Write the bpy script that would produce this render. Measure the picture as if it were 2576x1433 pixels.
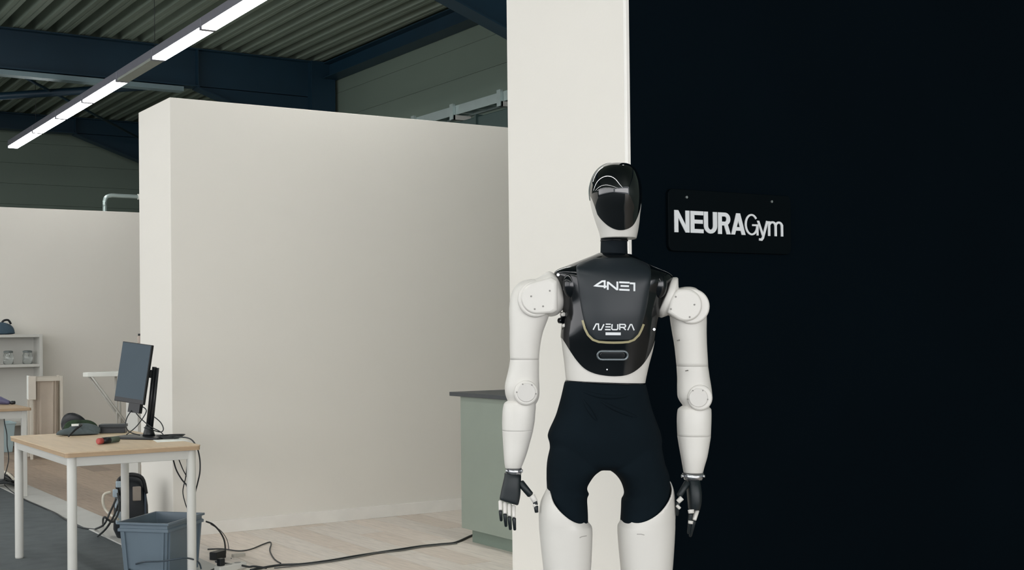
import bpy, bmesh, math, random
from mathutils import Vector, Matrix, Euler
from mathutils.bvhtree import BVHTree
random.seed(7)
S = bpy.context.scene
COL = S.collection
for o in list(bpy.data.objects):
    bpy.data.objects.remove(o)

# ------------------------------------------------------------------ camera
# world: X = to the right along the partition fronts, Y = away, Z up; camera at (0,0,1.3)
FPX, YAW, PITCH, ROLL, CX, CY = 3216.44, 0.559183, 0.011587, -0.010511, 1218.53, 790.8
CAM = Vector((0, 0, 1.3))
fw = Vector((math.sin(YAW)*math.cos(PITCH), math.cos(YAW)*math.cos(PITCH), math.sin(PITCH)))
r0 = fw.cross(Vector((0, 0, 1))).normalized(); u0 = r0.cross(fw)
rt = r0*math.cos(ROLL) + u0*math.sin(ROLL); up = -r0*math.sin(ROLL) + u0*math.cos(ROLL)
cd = bpy.data.cameras.new('camera'); cam = bpy.data.objects.new('camera', cd); COL.objects.link(cam)
m = Matrix((rt, up, -fw)).transposed().to_4x4(); m.translation = CAM; cam.matrix_world = m
cd.sensor_width = 36; cd.lens = FPX*36/2576; cd.clip_end = 200
cd.shift_x = (1288-CX)/2576; cd.shift_y = (CY-716.5)/2576
S.camera = cam

# ------------------------------------------------------------------ world, exposure
w = bpy.data.worlds.new('world'); S.world = w; w.use_nodes = True
bg = w.node_tree.nodes['Background']
bg.inputs[0].default_value = (0.90, 0.95, 1.0, 1); bg.inputs[1].default_value = 1.1
S.view_settings.view_transform = 'Standard'; S.view_settings.look = 'None'
S.view_settings.gamma = 1; S.view_settings.use_curve_mapping = False
S.view_settings.exposure = 0.40
LAMP_E = 15.5

def area(name, loc, rot, sx, sy, power, col=(1, 1, 1)):
    l = bpy.data.lights.new(name, 'AREA'); l.shape = 'RECTANGLE'; l.size = sx; l.size_y = sy
    l.energy = power; l.color = col
    o = bpy.data.objects.new(name, l); o.location = loc; o.rotation_euler = rot; COL.objects.link(o)
    return o
# daylight from the hall's window band far to the left
area('window_daylight', (-9, 6, 2.6), (0, math.radians(-90), 0), 3.2, 22, 360, (1.0, 0.97, 0.97))
# fill light added far behind the camera to brighten the faces turned to it
area('window_daylight_rear', (-1.5, -7.8, 2.3), (math.radians(90), 0, 0), 15, 3.0, 450, (1.0, 0.97, 0.98))

def ray(x, y): return fw + rt*((x-CX)/FPX) - up*((y-CY)/FPX)
def at(x, y, ax, val):
    d = ray(x, y); return CAM + d*((val-CAM[ax])/d[ax])

# ------------------------------------------------------------------ materials
def lin(c): return tuple(((v/255)/12.92 if v/255 <= .04045 else ((v/255+.055)/1.055)**2.4) for v in c)
MATS = {}
def mat(name, rgb, rough=.6, metal=0., var=.04, scale=6., bump=0., bscale=60., spec=.5, emit=0., coat=0., trans=0., stretch=None):
    if name in MATS: return MATS[name]
    m = bpy.data.materials.new(name); m.use_nodes = True; nt = m.node_tree; b = nt.nodes['Principled BSDF']
    c = lin(rgb)
    tc = nt.nodes.new('ShaderNodeTexCoord'); mp = nt.nodes.new('ShaderNodeMapping')
    nt.links.new(tc.outputs['Object'], mp.inputs[0])
    if stretch: mp.inputs['Scale'].default_value = stretch
    n = nt.nodes.new('ShaderNodeTexNoise'); n.inputs['Scale'].default_value = scale; n.inputs['Detail'].default_value = 4
    nt.links.new(mp.outputs[0], n.inputs[0])
    cr = nt.nodes.new('ShaderNodeValToRGB')
    cr.color_ramp.elements[0].position = .3; cr.color_ramp.elements[1].position = .7
    cr.color_ramp.elements[0].color = (*[v*(1-var) for v in c], 1); cr.color_ramp.elements[1].color = (*[min(1, v*(1+var)) for v in c], 1)
    nt.links.new(n.outputs[0], cr.inputs[0]); nt.links.new(cr.outputs[0], b.inputs['Base Color'])
    b.inputs['Roughness'].default_value = rough; b.inputs['Metallic'].default_value = metal
    b.inputs['Specular IOR Level'].default_value = spec
    b.inputs['Coat Weight'].default_value = coat; b.inputs['Coat Roughness'].default_value = .05
    b.inputs['Transmission Weight'].default_value = trans
    if emit:
        b.inputs['Emission Color'].default_value = (*c, 1); b.inputs['Emission Strength'].default_value = emit
    if bump:
        n2 = nt.nodes.new('ShaderNodeTexNoise'); n2.inputs['Scale'].default_value = bscale; n2.inputs['Detail'].default_value = 5
        nt.links.new(mp.outputs[0], n2.inputs[0])
        bp = nt.nodes.new('ShaderNodeBump'); bp.inputs['Strength'].default_value = bump; bp.inputs['Distance'].default_value = .01
        nt.links.new(n2.outputs[0], bp.inputs['Height']); nt.links.new(bp.outputs[0], b.inputs['Normal'])
    MATS[name] = m; return m
M_white = mat('painted_wall', (231, 227, 219), .85, var=.012, scale=.7, bump=.04, bscale=90, spec=.25)
M_base = mat('white_baseboard', (240, 237, 231), .4)
M_black = mat('black_wall_paint', (4, 12, 18), .75, var=.1, scale=1.2, bump=.05, bscale=80, spec=.03)
M_carpet = mat('grey_carpet', (104, 110, 112), .95, var=.10, scale=9, bump=.5, bscale=400, spec=.1)
M_wood = [mat('floor_plank_wood%s' % n, c, .5, var=.10, scale=5, stretch=(9, 1, 1), bump=.05, bscale=30, spec=.35) for n, c in
          (('', (228, 216, 205)), ('_pale', (231, 221, 211)), ('_brown', (221, 208, 196)), ('_grey', (225, 216, 207)))]
M_sheet = mat('corrugated_sheet', (118, 130, 118), .5, var=.06, scale=2, spec=.4)
M_beam = mat('blue_steel', (20, 48, 64), .45, var=.12, scale=2, spec=.4)
M_beamlight = mat('pale_steel_flange', (120, 140, 145), .4)
M_clad = mat('wall_cladding', (104, 118, 108), .5, var=.05, scale=1, spec=.4)
M_grip = mat('galvanised', (175, 190, 188), .35, .5)
M_lampcase = mat('lamp_housing', (150, 150, 160), .4, .3)
M_lamp = mat('lamp_diffuser', (252, 253, 250), .4, var=0, emit=LAMP_E)
M_lampoff = mat('lamp_diffuser_off', (176, 182, 172), .3)
M_counter = mat('sage_cabinet', (140, 150, 139), .55, var=.02)
M_ctop = mat('dark_worktop', (62, 66, 70), .5, var=.08, scale=40)
M_birch = mat('birch_top', (203, 181, 151), .5, var=.06, scale=4, stretch=(10, 1, 4))
M_birchedge = mat('plywood_edge', (176, 150, 120), .6, var=.1, scale=30, stretch=(.3, .3, 8))
M_leg = mat('white_steel', (205, 204, 198), .45, var=.01)
M_blk = mat('black_plastic', (16, 20, 24), .4, var=.05)
M_screen = mat('monitor_screen', (74, 86, 95), .5, var=.02, spec=.15)
M_crate = mat('crate_plastic', (100, 115, 126), .45, var=.03)
M_cable = mat('black_cable', (38, 42, 44), .5)
M_cablew = mat('pale_cable', (214, 208, 192), .5)
M_cloth = mat('beige_canvas', (190, 177, 162), .9, var=.05, bump=.3, bscale=200)
M_frame = mat('pale_pine', (206, 199, 186), .6, var=.04)
M_paper = mat('white_paper', (236, 238, 232), .8, var=.01)
M_red = mat('red_plastic', (170, 72, 66), .5)
M_green = mat('olive_marker', (74, 84, 72), .5)
M_greencl = mat('dark_green_cloth', (40, 58, 38), .9, var=.3, scale=20, bump=.5)
M_greybag = mat('grey_bag', (78, 88, 90), .8, var=.2, scale=15, bump=.4)
M_bluebag = mat('slate_blue_fabric', (58, 78, 92), .8, var=.1)
M_bin = mat('pale_blue_plastic', (172, 192, 196), .5)
M_glass = mat('clear_glass', (235, 240, 238), .05, trans=.9, spec=.5)
M_purple = mat('violet_plastic', (88, 86, 116), .5)
M_silver = mat('brushed_steel', (190, 192, 195), .25, .9)
# robot
M_shell = mat('robot_white_shell', (214, 211, 205), .38, var=.008, spec=.45)
M_gloss = mat('robot_gloss_black', (5, 9, 13), .12, var=.0, spec=.5)
M_visor = mat('robot_visor', (4, 7, 10), .04, var=.0, spec=.6, coat=.5)
M_matte = mat('robot_chest_panel', (26, 33, 38), .42, var=.02, spec=.42)
M_neck = mat('robot_neck', (9, 18, 24), .8, spec=.2)
M_short = mat('dark_stretch_shorts', (11, 21, 27), .9, var=.12, scale=8, bump=.25, bscale=14, spec=.1)
M_hand = mat('robot_hand_black', (13, 24, 28), .5)
M_letter = mat('white_lettering', (225, 228, 230), .6)
M_gold = mat('cream_light_strip', (158, 150, 116), .4)
M_fold = mat('screw_head', (120, 118, 114), .4, .4)
M_sign = mat('sign_plate', (2, 8, 12), .55, var=.05, spec=.06)

# ------------------------------------------------------------------ helpers
class MB:
    def __init__(s): s.v = []; s.f = []; s.sm = []
    def add(s, vs, fs, smooth=False):
        n = len(s.v); s.v += [tuple(v) for v in vs]
        for f in fs: s.f.append([i+n for i in f]); s.sm.append(smooth)
        return s
    def box(s, x0, x1, y0, y1, z0, z1, M=None):
        vs = [Vector((x, y, z)) for z in (z0, z1) for y in (y0, y1) for x in (x0, x1)]
        if M: vs = [M @ v for v in vs]
        return s.add(vs, [(0, 2, 3, 1), (4, 5, 7, 6), (0, 1, 5, 4), (2, 6, 7, 3), (0, 4, 6, 2), (1, 3, 7, 5)])
    def tube(s, pts, r, n=8, cap=True):
        pts = [Vector(p) for p in pts]; rs = r if isinstance(r, (list, tuple)) else [r]*len(pts)
        t0 = (pts[1]-pts[0]).normalized(); a = t0.orthogonal().normalized(); vs = []; fs = []
        for i, p in enumerate(pts):
            t = ((pts[min(i+1, len(pts)-1)] - pts[max(i-1, 0)])).normalized()
            a = (a - t*a.dot(t)).normalized(); b = t.cross(a)
            for k in range(n):
                q = 2*math.pi*k/n; vs.append(p + (a*math.cos(q) + b*math.sin(q))*rs[i])
        for i in range(len(pts)-1):
            for k in range(n):
                k2 = (k+1) % n; fs.append((i*n+k, i*n+k2, (i+1)*n+k2, (i+1)*n+k))
        s.add(vs, fs, True)
        if cap:
            m = len(vs); base = len(s.v)-m
            s.f.append([base+k for k in range(n)][::-1]); s.sm.append(False)
            s.f.append([base+m-n+k for k in range(n)]); s.sm.append(False)
        return s
    def lathe(s, prof, c=(0, 0, 0), n=24, M=None):
        vs = []; fs = []
        for r, z in prof:
            for k in range(n):
                q = 2*math.pi*k/n; v = Vector((c[0]+r*math.cos(q), c[1]+r*math.sin(q), c[2]+z)); vs.append(M @ v if M else v)
        for i in range(len(prof)-1):
            for k in range(n):
                k2 = (k+1) % n; fs.append((i*n+k, i*n+k2, (i+1)*n+k2, (i+1)*n+k))
        s.add(vs, fs, True)
        base = len(s.v)-len(vs)
        s.f.append([base+k for k in range(n)][::-1]); s.sm.append(False)
        s.f.append([base+len(vs)-n+k for k in range(n)]); s.sm.append(False)
        return s
    def prism(s, poly, z0, z1, M=None):
        n = len(poly); vs = [Vector((x, y, z0)) for x, y in poly] + [Vector((x, y, z1)) for x, y in poly]
        if M: vs = [M @ v for v in vs]
        return s.add(vs, [list(range(n))[::-1], list(range(n, 2*n))] + [(i, (i+1) % n, n+(i+1) % n, n+i) for i in range(n)])
    def mesh(s, name, mt):
        me = bpy.data.meshes.new(name); me.from_pydata(s.v, [], s.f)
        for p, q in zip(me.polygons, s.sm): p.use_smooth = q
        for x in (mt if isinstance(mt, (list, tuple)) else [mt]): me.materials.append(x)
        me.update()
        b = bmesh.new(); b.from_mesh(me); bmesh.ops.recalc_face_normals(b, faces=b.faces); b.to_mesh(me); b.free()
        return me
    def build(s, name, mt, parent=None, bevel=0, loc=None):
        o = bpy.data.objects.new(name, s.mesh(name, mt)); COL.objects.link(o)
        if parent: o.parent = parent
        if loc: o.location = loc
        if bevel:
            b = o.modifiers.new('bevel', 'BEVEL'); b.width = bevel; b.segments = 2; b.limit_method = 'ANGLE'; b.harden_normals = False
        return o
def tag(o, label=None, cat=None, group=None, kind=None):
    for k, v in (('label', label), ('category', cat), ('group', group), ('kind', kind)):
        if v: o[k] = v
    return o
def thing(name, label, cat, loc=(0, 0, 0), rz=0, group=None):
    o = bpy.data.objects.new(name, None); COL.objects.link(o); o.location = loc; o.rotation_euler = (0, 0, rz)
    o.empty_display_size = .1
    return tag(o, label, cat, group)
def struct(o): o['kind'] = 'structure'; return o
def copy_tree(o, parent=None):
    c = o.copy(); COL.objects.link(c)
    if parent: c.parent = parent
    for ch in list(o.children): copy_tree(ch, c)
    return c
def smooth_path(pts, k=6):
    pts = [Vector(p) for p in pts]; P = [pts[0]] + pts + [pts[-1]]; out = []
    for i in range(1, len(P)-2):
        a, b, c, d = P[i-1:i+3]
        for j in range(k):
            t = j/k; out.append(.5*((2*b) + (c-a)*t + (2*a-5*b+4*c-d)*t*t + (3*b-a-3*c+d)*t**3))
    out.append(pts[-1]); return out
def cable(name, label, pts, r, mt, group=None, cat='cable', parent=None):
    o = MB().tube(smooth_path(pts), r, 8).build(name, mt, parent)
    return tag(o, label, cat, group) if parent is None else o

# ------------------------------------------------------------------ floor
fl = MB().box(-14, 2.27, -8, 22, -.12, 0).build('floor', M_carpet); struct(fl); fl['label'] = 'grey carpet floor'
wf = MB().box(2.27, 7.4, -8, 22, -.12, -.012).build('floor', M_wood[2]); struct(wf)
ts = MB().box(2.27, 2.505, -8, 15.5, -.012, .006).build('trim_1', mat('threshold_strip', (186, 186, 182), .6), bevel=.004); struct(ts)
PW, PL = .19, 1.29
M_wood_shaded = [mat('floor_plank_dark%s' % n, c, .5, var=.14, scale=5, stretch=(9, 1, 1), bump=.05, bscale=30, spec=.3) for n, c in
           (('', (164, 145, 128)), ('_tan', (173, 153, 134)), ('_brown', (150, 132, 117)))]  # same planks, with the shade behind the partition put into the colour
pm = [[MB().box(0, PW-.0025, 0, PL-.0025, -.012, 0).mesh('plank', mw) for mw in W_] for W_ in (M_wood, M_wood_shaded)]
far = MB(); cnt = 0; row = 0; u = 2.508
while u < 7.3:
    off = (row*.47) % PL; s = -4 - off
    while s < 21:
        vis = (5.9 < s+PL and s < 15.6 and u < 4.95 and not (7.98 < s and s+PL < 8.58)) and (u < 4.75 or s < 8)
        if vis and cnt < 290:
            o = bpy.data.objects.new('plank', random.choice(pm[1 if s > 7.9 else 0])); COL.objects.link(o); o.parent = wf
            o.location = (u, s, random.uniform(-.0006, .0004)); cnt += 1
        else:
            far.box(u, u+PW-.0025, s, s+PL-.0025, -.012, 0)
        s += PL
    u += PW; row += 1
fo = far.build('plank', M_wood[2], wf); fo['kind'] = 'stuff'
print('planks', cnt)

# ------------------------------------------------------------------ walls
WH = 2.8
wc = struct(MB().box(2.626, 7.25, 7.95, 8.61, 0, WH).build('wall_center', M_white, bevel=.004))
bb = MB(); bb.box(2.63, 7.2, 7.932, 7.95, 0, .082); 
struct(bb.build('baseboard_center', M_base, bevel=.002))
struct(MB().box(-6, 6.7, 15.55, 15.75, 0, WH-.02).build('wall_back', M_white, bevel=.004))
struct(MB().box(-6, 6.7, 15.536, 15.55, 0, .08).build('baseboard_back', M_base, bevel=.002))
wr = struct(MB().box(2.848, 7.2, 3.592, 4.357, 0, WH).build('wall_right', M_white, bevel=.003))
bpn = MB().box(2.862, 7.2, 3.576, 3.592, 0, WH).build('black_panel', M_black, wr, bevel=.002)
MB().box(2.846, 2.862, 3.578, 3.594, 0, WH).build('corner_trim', M_base, wr, bevel=.002)

# side wall of the hall, horizontal cladding panels
ws = struct(MB().box(7.30, 7.5, -8, 21.8, -.1, 5.0).build('wall_side', M_clad))
pmesh = MB().box(-.03, 0, -8, 21.6, 0, .333).mesh('cladding_panel', M_clad)
pmesh2 = MB().box(-.022, 0, -8, 21.6, -.02, .01).mesh('cladding_joint', M_clad)
z = .06
while z < 4.9:
    o = bpy.data.objects.new('cladding_panel', pmesh); COL.objects.link(o); o.parent = ws; o.location = (7.30, 0, z); z += .335
    b = o.modifiers.new('bevel', 'BEVEL'); b.width = .003; b.segments = 2
# gable wall
wg = struct(MB().box(-14, 7.3, 21.6, 21.8, -.1, 5.0).build('wall_gable', M_clad))
gmesh = MB().box(-14, 7.25, -.03, 0, 0, .333).mesh('cladding_panel', M_clad)
z = .06
while z < 4.9:
    o = bpy.data.objects.new('cladding_panel', gmesh); COL.objects.link(o); o.parent = wg; o.location = (0, 21.6, z); z += .335
    b = o.modifiers.new('bevel', 'BEVEL'); b.width = .003; b.segments = 2

# ------------------------------------------------------------------ corrugated ceiling
ZC = 4.80
ceil = struct(MB().box(-14, 7.5, -8, 21.8, ZC+.17, ZC+.25).build('ceiling', M_sheet))
P = .25
def sheet():
    prof = []
    for k in range(3):
        x = k*P
        prof += [(x, 0), (x+.045, 0), (x+.05, .008), (x+.06, .008), (x+.065, 0), (x+.11, 0), (x+.145, .14), (x+.215, .14)]
    prof += [(3*P, 0)]
    vs = []; fs = []
    for (x, z) in prof: vs += [(x, -8, z), (x, 21.6, z), ]
    for i in range(len(prof)-1): fs.append((2*i, 2*i+1, 2*i+3, 2*i+2))
    vs2 = [(x, y, z+.012) for x, y, z in vs]; n = len(vs)
    m = MB(); e = [(0, 1, n+1, n), (n-2, n-1, 2*n-1, 2*n-2)]
    for i in range(len(prof)-1): e += [(2*i, 2*i+2, n+2*i+2, n+2*i), (2*i+1, 2*i+3, n+2*i+3, n+2*i+1)]
    m.add(vs+vs2, fs + [tuple(n+q for q in f) for f in fs] + e); return m.mesh('roof_sheet', M_sheet)
sm = sheet(); x = 7.2-3*P
while x > -14:
    o = bpy.data.objects.new('roof_sheet', sm); COL.objects.link(o); o.parent = ceil; o.location = (x, 0, ZC+.012); x -= 3*P

# ------------------------------------------------------------------ steel frames
def frame(y, label, depth=.47, haunch=True, mt=M_beam):
    t = thing('roof_beam', label, 'beam', (7.05, y, 0), 0, 'blue steel roof frames')
    zt = ZC; zb = zt-depth; X = -7.05
    MB().box(-20, .1, -.006, .006, zb+.012, zt-.012).build('web', mt, t)
    MB().box(-20, .1, -.10, .10, zt-.014, zt).build('flange', mt, t)
    MB().box(-20, -1.65, -.10, .10, zb-.002, zb+.014).build('flange', mt, t)
    if haunch:
        h = MB(); a = (-1.68, zb); b = (-.16, zb-.53)
        h.prism([(a[0], a[1]), (b[0], b[1]), (b[0], zb+.02), (a[0], zb+.02)], -.006, .006, Matrix(((1, 0, 0, 0), (0, 0, -1, 0), (0, 1, 0, 0), (0, 0, 0, 1))))
        h.build('haunch', mt, t)
        d = Vector((b[0]-a[0], 0, b[1]-a[1])).normalized(); nrm = Vector((d.z, 0, -d.x)) * (.014 if d.x > 0 else -.014)
        f = MB(); vs = []
        for yy in (-.10, .10):
            for p in (a, b): vs += [Vector((p[0], yy, p[1])), Vector((p[0], yy, p[1])) + nrm]
        f.add(vs, [(0, 2, 3, 1), (4, 5, 7, 6), (0, 1, 5, 4), (2, 6, 7, 3), (0, 4, 6, 2), (1, 3, 7, 5)])
        f.build('haunch_flange', mt, t)
    for xx in (-1.67, -.16, -6.4, -11):
        MB().box(xx-.006, xx+.006, -.095, .095, zb-(.5 if xx == -.16 else 0), zt-.014).build('stiffener', mt, t)
    MB().box(-.16, -.145, -.12, .12, 0, zt).build('column_flange', mt, t)
    MB().box(-.145, .16, -.006, .006, 0, zt).build('column_web', mt, t)
    MB().box(.16, .175, -.12, .12, 0, zt).build('column_flange', mt, t)
    MB().box(-.145, .16, -.115, -.105, 0, zt).build('column_cover', mt, t)
    return t
r1 = frame(15.28, 'deep blue steel roof beam crossing behind the white partition, second from the far end')
frame(21.1, 'farthest blue steel roof beam against the green end wall', .26)
frame(9.7, 'blue steel roof beam whose haunch shows beside the white pillar at the top')
# pale angle under the second beam
t = MB().box(-1, 5.2, 15.20, 15.36, 4.26, 4.316).build('service_rail', M_beamlight); tag(t, 'pale metal rail fixed under the deep blue roof beam', 'rail')
# eave purlin
t = thing('eave_beam', 'long blue steel eave beam along the top of the side wall', 'beam', (7.15, 0, 4.58))
MB().box(-.11, .11, -8, 21.4, .19, .20).build('flange', M_beam, t); MB().box(-.11, .11, -8, 21.4, 0, .01).build('flange', M_beam, t)
MB().box(-.005, .005, -8, 21.4, .01, .19).build('web', M_beam, t)
# roof bracing
def brace(name, a, b, r, label):
    o = MB().tube([a, b], r, 10).build(name, M_beam); tag(o, label, 'brace', 'roof bracing'); return o
brace('roof_brace', (3.1, 15.45, 4.42), (6.6, 20.9, 4.42), .018, 'thin dark diagonal tie rod under the roof sheets')
brace('roof_brace', (.4, 20.9, 4.42), (5.35, 15.4, 4.40), .05, 'thick blue bracing tube under the roof sheets')

# ------------------------------------------------------------------ strip lights
def strip_light(label, x, y0, segs, z=3.9, rz=.0, wires=True):
    """segs: list of (ya, yb, lit) along +Y"""
    t = thing('strip_light', label, 'lamp', (x, y0, z), rz, 'hanging strip lights')
    L = segs[-1][1]
    for (a, b, lit) in segs:
        MB().box(-.065, .065, a+.004, b-.004, .02, .10).build('housing', M_lampcase, t, bevel=.004)
        d = MB(); d.box(-.062, .062, a+.035, b-.035, -.004, .02)
        d.build('diffuser' if lit else 'empty_tray', M_lamp if lit else M_lampoff, t)
        for yy in (a+.018, b-.018): MB().box(-.065, .065, yy-.014, yy+.014, -.006, .02).build('end_cap', M_lampcase, t)
        if wires and (int(a*10) % 2 == 0 or lit is False):
            MB().tube([(0, a+.1, .10), (0, a+.1, ZC+.02-z)], .003, 6).build('suspension_wire', M_cable, t)
    MB().box(-.012, .012, 0, L, .10, .125).build('mounting_rail', M_lampcase, t)
    return t
b = [4.0, 5.35, 6.7, 8.0, 9.25, 10.55, 11.95, 13.15, 14.54, 15.78, 17.05, 18.6]
segs = [(b[i]-4, b[i+1]-4, not (b[i] == 11.95)) for i in range(len(b)-1)]
strip_light('long hanging strip light with one dark section above the partition', 3.77, 4.0, segs, 3.9, -.0084)
def row(label, x, y0, y1):
    n = round((y1-y0)/1.4); d = (y1-y0)/n
    strip_light(label, x, y0, [(i*d, (i+1)*d, True) for i in range(n)], 3.9)
row('strip light row left of the visible one', 0.2, -6, 18.6)
row('strip light row over the left part of the hall', -3.4, -6, 18.6)
row('strip light row at the far left of the hall', -7.0, -6, 18.6)

# ------------------------------------------------------------------ cable tray on the side wall
t = thing('cable_tray', 'galvanised cable tray on brackets high on the side wall', 'cable tray', (7.08, 0, 3.62))
MB().box(-.006, .0, 10.2, 12.75, 0, .10).build('side_rail', M_grip, t); MB().box(.16, .166, 10.2, 12.75, 0, .10).build('side_rail', M_grip, t)
for k in range(9): MB().box(0, .16, 10.35+k*.28, 10.39+k*.28, .01, .03).build('rung', M_grip, t)
for yy in (10.9, 11.85, 12.72):
    MB().box(-.03, .19, yy, yy+.05, -.05, 0).build('bracket', M_leg, t); MB().box(-.04, -.008, yy, yy+.07, -.05, .12).build('bracket_post', M_grip, t)
t = MB().box(6.95, 7.2, 9.9, 12.6, 3.22, 3.50).build('ventilation_duct', mat('dark_duct', (50, 70, 68), .5), bevel=.01); tag(t, 'dark green duct under the cable tray on the side wall', 'duct')  # dark box added in place of the shaded wall below the tray
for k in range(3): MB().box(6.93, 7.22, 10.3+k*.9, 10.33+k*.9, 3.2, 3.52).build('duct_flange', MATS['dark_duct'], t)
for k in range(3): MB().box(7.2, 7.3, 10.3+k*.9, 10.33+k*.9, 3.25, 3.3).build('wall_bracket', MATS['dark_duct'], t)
# white pipe on top of the far wall
t = tag(MB().tube(smooth_path([(4.42, 15.9, 0.0), (4.42, 15.9, 2.7), (4.42, 15.9, 2.85), (4.42, 15.9, 2.93), (4.44, 15.9, 2.985), (4.50, 15.9, 3.01), (4.6, 15.9, 3.01), (4.75, 15.9, 3.01), (5.6, 15.9, 3.01)], 4), .026, 10).build('white_pipe', M_grip),
        'white bent pipe rising behind the low back wall', 'pipe')
MB().tube([(4.83, 15.9, 3.01), (4.88, 15.9, 3.01)], .036, 12).build('pipe_coupling', M_leg, t)

# ------------------------------------------------------------------ kitchen counter
t = thing('kitchen_counter', 'sage green kitchen counter with dark worktop beside the white pillar', 'counter', (4.04, 4.9, 0))
MB().box(0, .9, 0, 1.845, .085, .893).build('cabinet_body', M_counter, t, bevel=.003)
MB().box(.05, .85, .02, 1.80, 0, .085).build('toe_kick', mat('sage_toe_kick', (118, 132, 121), .6), t)
MB().box(-.04, .94, -.02, 1.91, .893, .917).build('worktop', M_ctop, t, bevel=.002)

# ------------------------------------------------------------------ desk
ZT = .708
t = thing('desk', 'desk with pale wood top and white legs holding the upright monitor', 'table', (1.605, 6.51, 0))
TW, TL = .702, 1.285
def rrect(x0, x1, y0, y1, r, n=4):
    o = []
    for cx, cy, a0 in ((x1-r, y1-r, 0), (x0+r, y1-r, 90), (x0+r, y0+r, 180), (x1-r, y0+r, 270)):
        for k in range(n+1):
            a = math.radians(a0+90*k/n); o.append((cx+r*math.cos(a), cy+r*math.sin(a)))
    return o
tp = MB().prism(rrect(0, TW, 0, TL, .02), ZT-.006, ZT).build('tabletop', M_birch, t)
MB().prism(rrect(.002, TW-.002, .002, TL-.002, .02), ZT-.026, ZT-.006).build('tabletop_edge', M_birchedge, t)
for a in ((.03, .055, .05, TL-.05), (TW-.055, TW-.03, .05, TL-.05), (.05, TW-.05, .03, .055), (.05, TW-.05, TL-.055, TL-.03)):
    MB().box(*a, ZT-.075, ZT-.026).build('apron', M_leg, t, bevel=.003)
for cx in (.042, TW-.042):
    for cy in (.042, TL-.042):
        MB().lathe([(.022, 0), (.024, .01), (.024, ZT-.03), (.022, ZT-.026)], (cx, cy, 0), 20).build('leg', M_leg, t)
desk = t

# monitor
def T(p): return Vector(p)
t = thing('monitor', 'dark screen monitor turned upright on the desk', 'monitor', (2.20, 7.10, ZT), -YAW - math.radians(20))
# local: x right, y away from camera, z up
tilt = Matrix.Rotation(math.radians(-7), 4, 'Y') @ Matrix.Rotation(math.radians(-6), 4, 'X')
MS = Matrix.Translation((-.055, -.05, .369)) @ Matrix.Rotation(math.radians(7), 4, 'Y') @ Matrix.Rotation(math.radians(-5), 4, 'X')
mw, mh = .097, .168
MB().box(-mw, mw, 0, .022, -mh, mh, MS).build('case', M_blk, t, bevel=.003)
MB().box(-mw+.004, mw-.004, -.002, 0, -mh+.026, mh-.004, MS).build('screen', M_screen, t)
MB().box(-mw+.10, mw-.02, .0, .03, -mh-.05, -mh+.002, MS).build('cable_socket', M_blk, t)
MB().box(-.05, .05, .022, .045, -.05, .05, MS).build('mount_plate', M_blk, t, bevel=.004)
MB().box(-.02, .09, .04, .06, -.015, .03, MS).build('swivel_arm', M_blk, t, bevel=.004)
pl = MB(); pl.tube([(-.019, .03, .01), (.032, .03, .40)], .013, 12); pl.tube([(.003, .03, .01), (.052, .03, .395)], .010, 12)
pl.build('pole', M_blk, t)
MB().prism(rrect(-.19, .13, -.09, .13, .04), 0, .012).build('base', M_blk, t, bevel=.003)
MB().lathe([(.036, .012), (.030, .03), (.022, .06), (.02, .07)], (-.008, .03, 0), 20).build('stand_collar', M_blk, t)
# cables hanging round the monitor stand
def dk(x, y, s): return at(x, y, 1, s)
G = 'black cables around the monitor stand'
cable('monitor_cable', 'black cable looping down left of the monitor stand', [dk(341, 1020, 7.12), dk(322, 1045, 7.08), dk(316, 1068, 7.05), dk(326, 1086, 7.05), dk(352, 1094, 7.05)], .003, M_cable, G)
cable('monitor_cable', 'black cable crossing from monitor foot to stand base', [dk(333, 1026, 7.12), dk(352, 1050, 7.08), dk(378, 1072, 7.05), dk(404, 1086, 7.05), (2.28, 7.02, ZT+.004)], .003, M_cable, G)
cable('monitor_cable', 'black cable rising from desk to pole in front of stand', [dk(318, 1093, 7.0), dk(345, 1070, 7.02), dk(368, 1035, 7.05), dk(358, 1022, 7.1)], .003, M_cable, G)
cable('monitor_cable', 'black cable looped to the right of the monitor stand', [dk(388, 1048, 7.15), dk(404, 1062, 7.1), dk(411, 1078, 7.08), dk(404, 1086, 7.08), dk(380, 1080, 7.05), dk(362, 1075, 7.05)], .003, M_cable, G)
# base clutter
t = MB(); c = at(430, 1099, 2, ZT+.01)
for k in range(5):
    a = k*1.1; pts = [(c.x+.05*math.cos(a+q*.7)*(1+.15*k), c.y+.03*math.sin(a+q*.7)*(1+.1*k), ZT+.005+.004*k) for q in range(9)]
    t.tube(smooth_path(pts, 3), .003, 6)
t = t.build('cable_coil', M_cable); tag(t, 'loose black cable coil at the right end of the desk', 'cable')
# paper sheet
a, b2, c2, d2 = [at(*p, 2, ZT+.0005) for p in ((381, 1104), (395, 1112), (476, 1108), (432, 1097))]
o = MB().prism([(q.x, q.y) for q in (a, b2, c2, d2)], ZT+.0003, ZT+.0013).build('paper_sheet', M_paper); tag(o, 'white paper sheet on the right end of the desk', 'paper')
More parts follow.
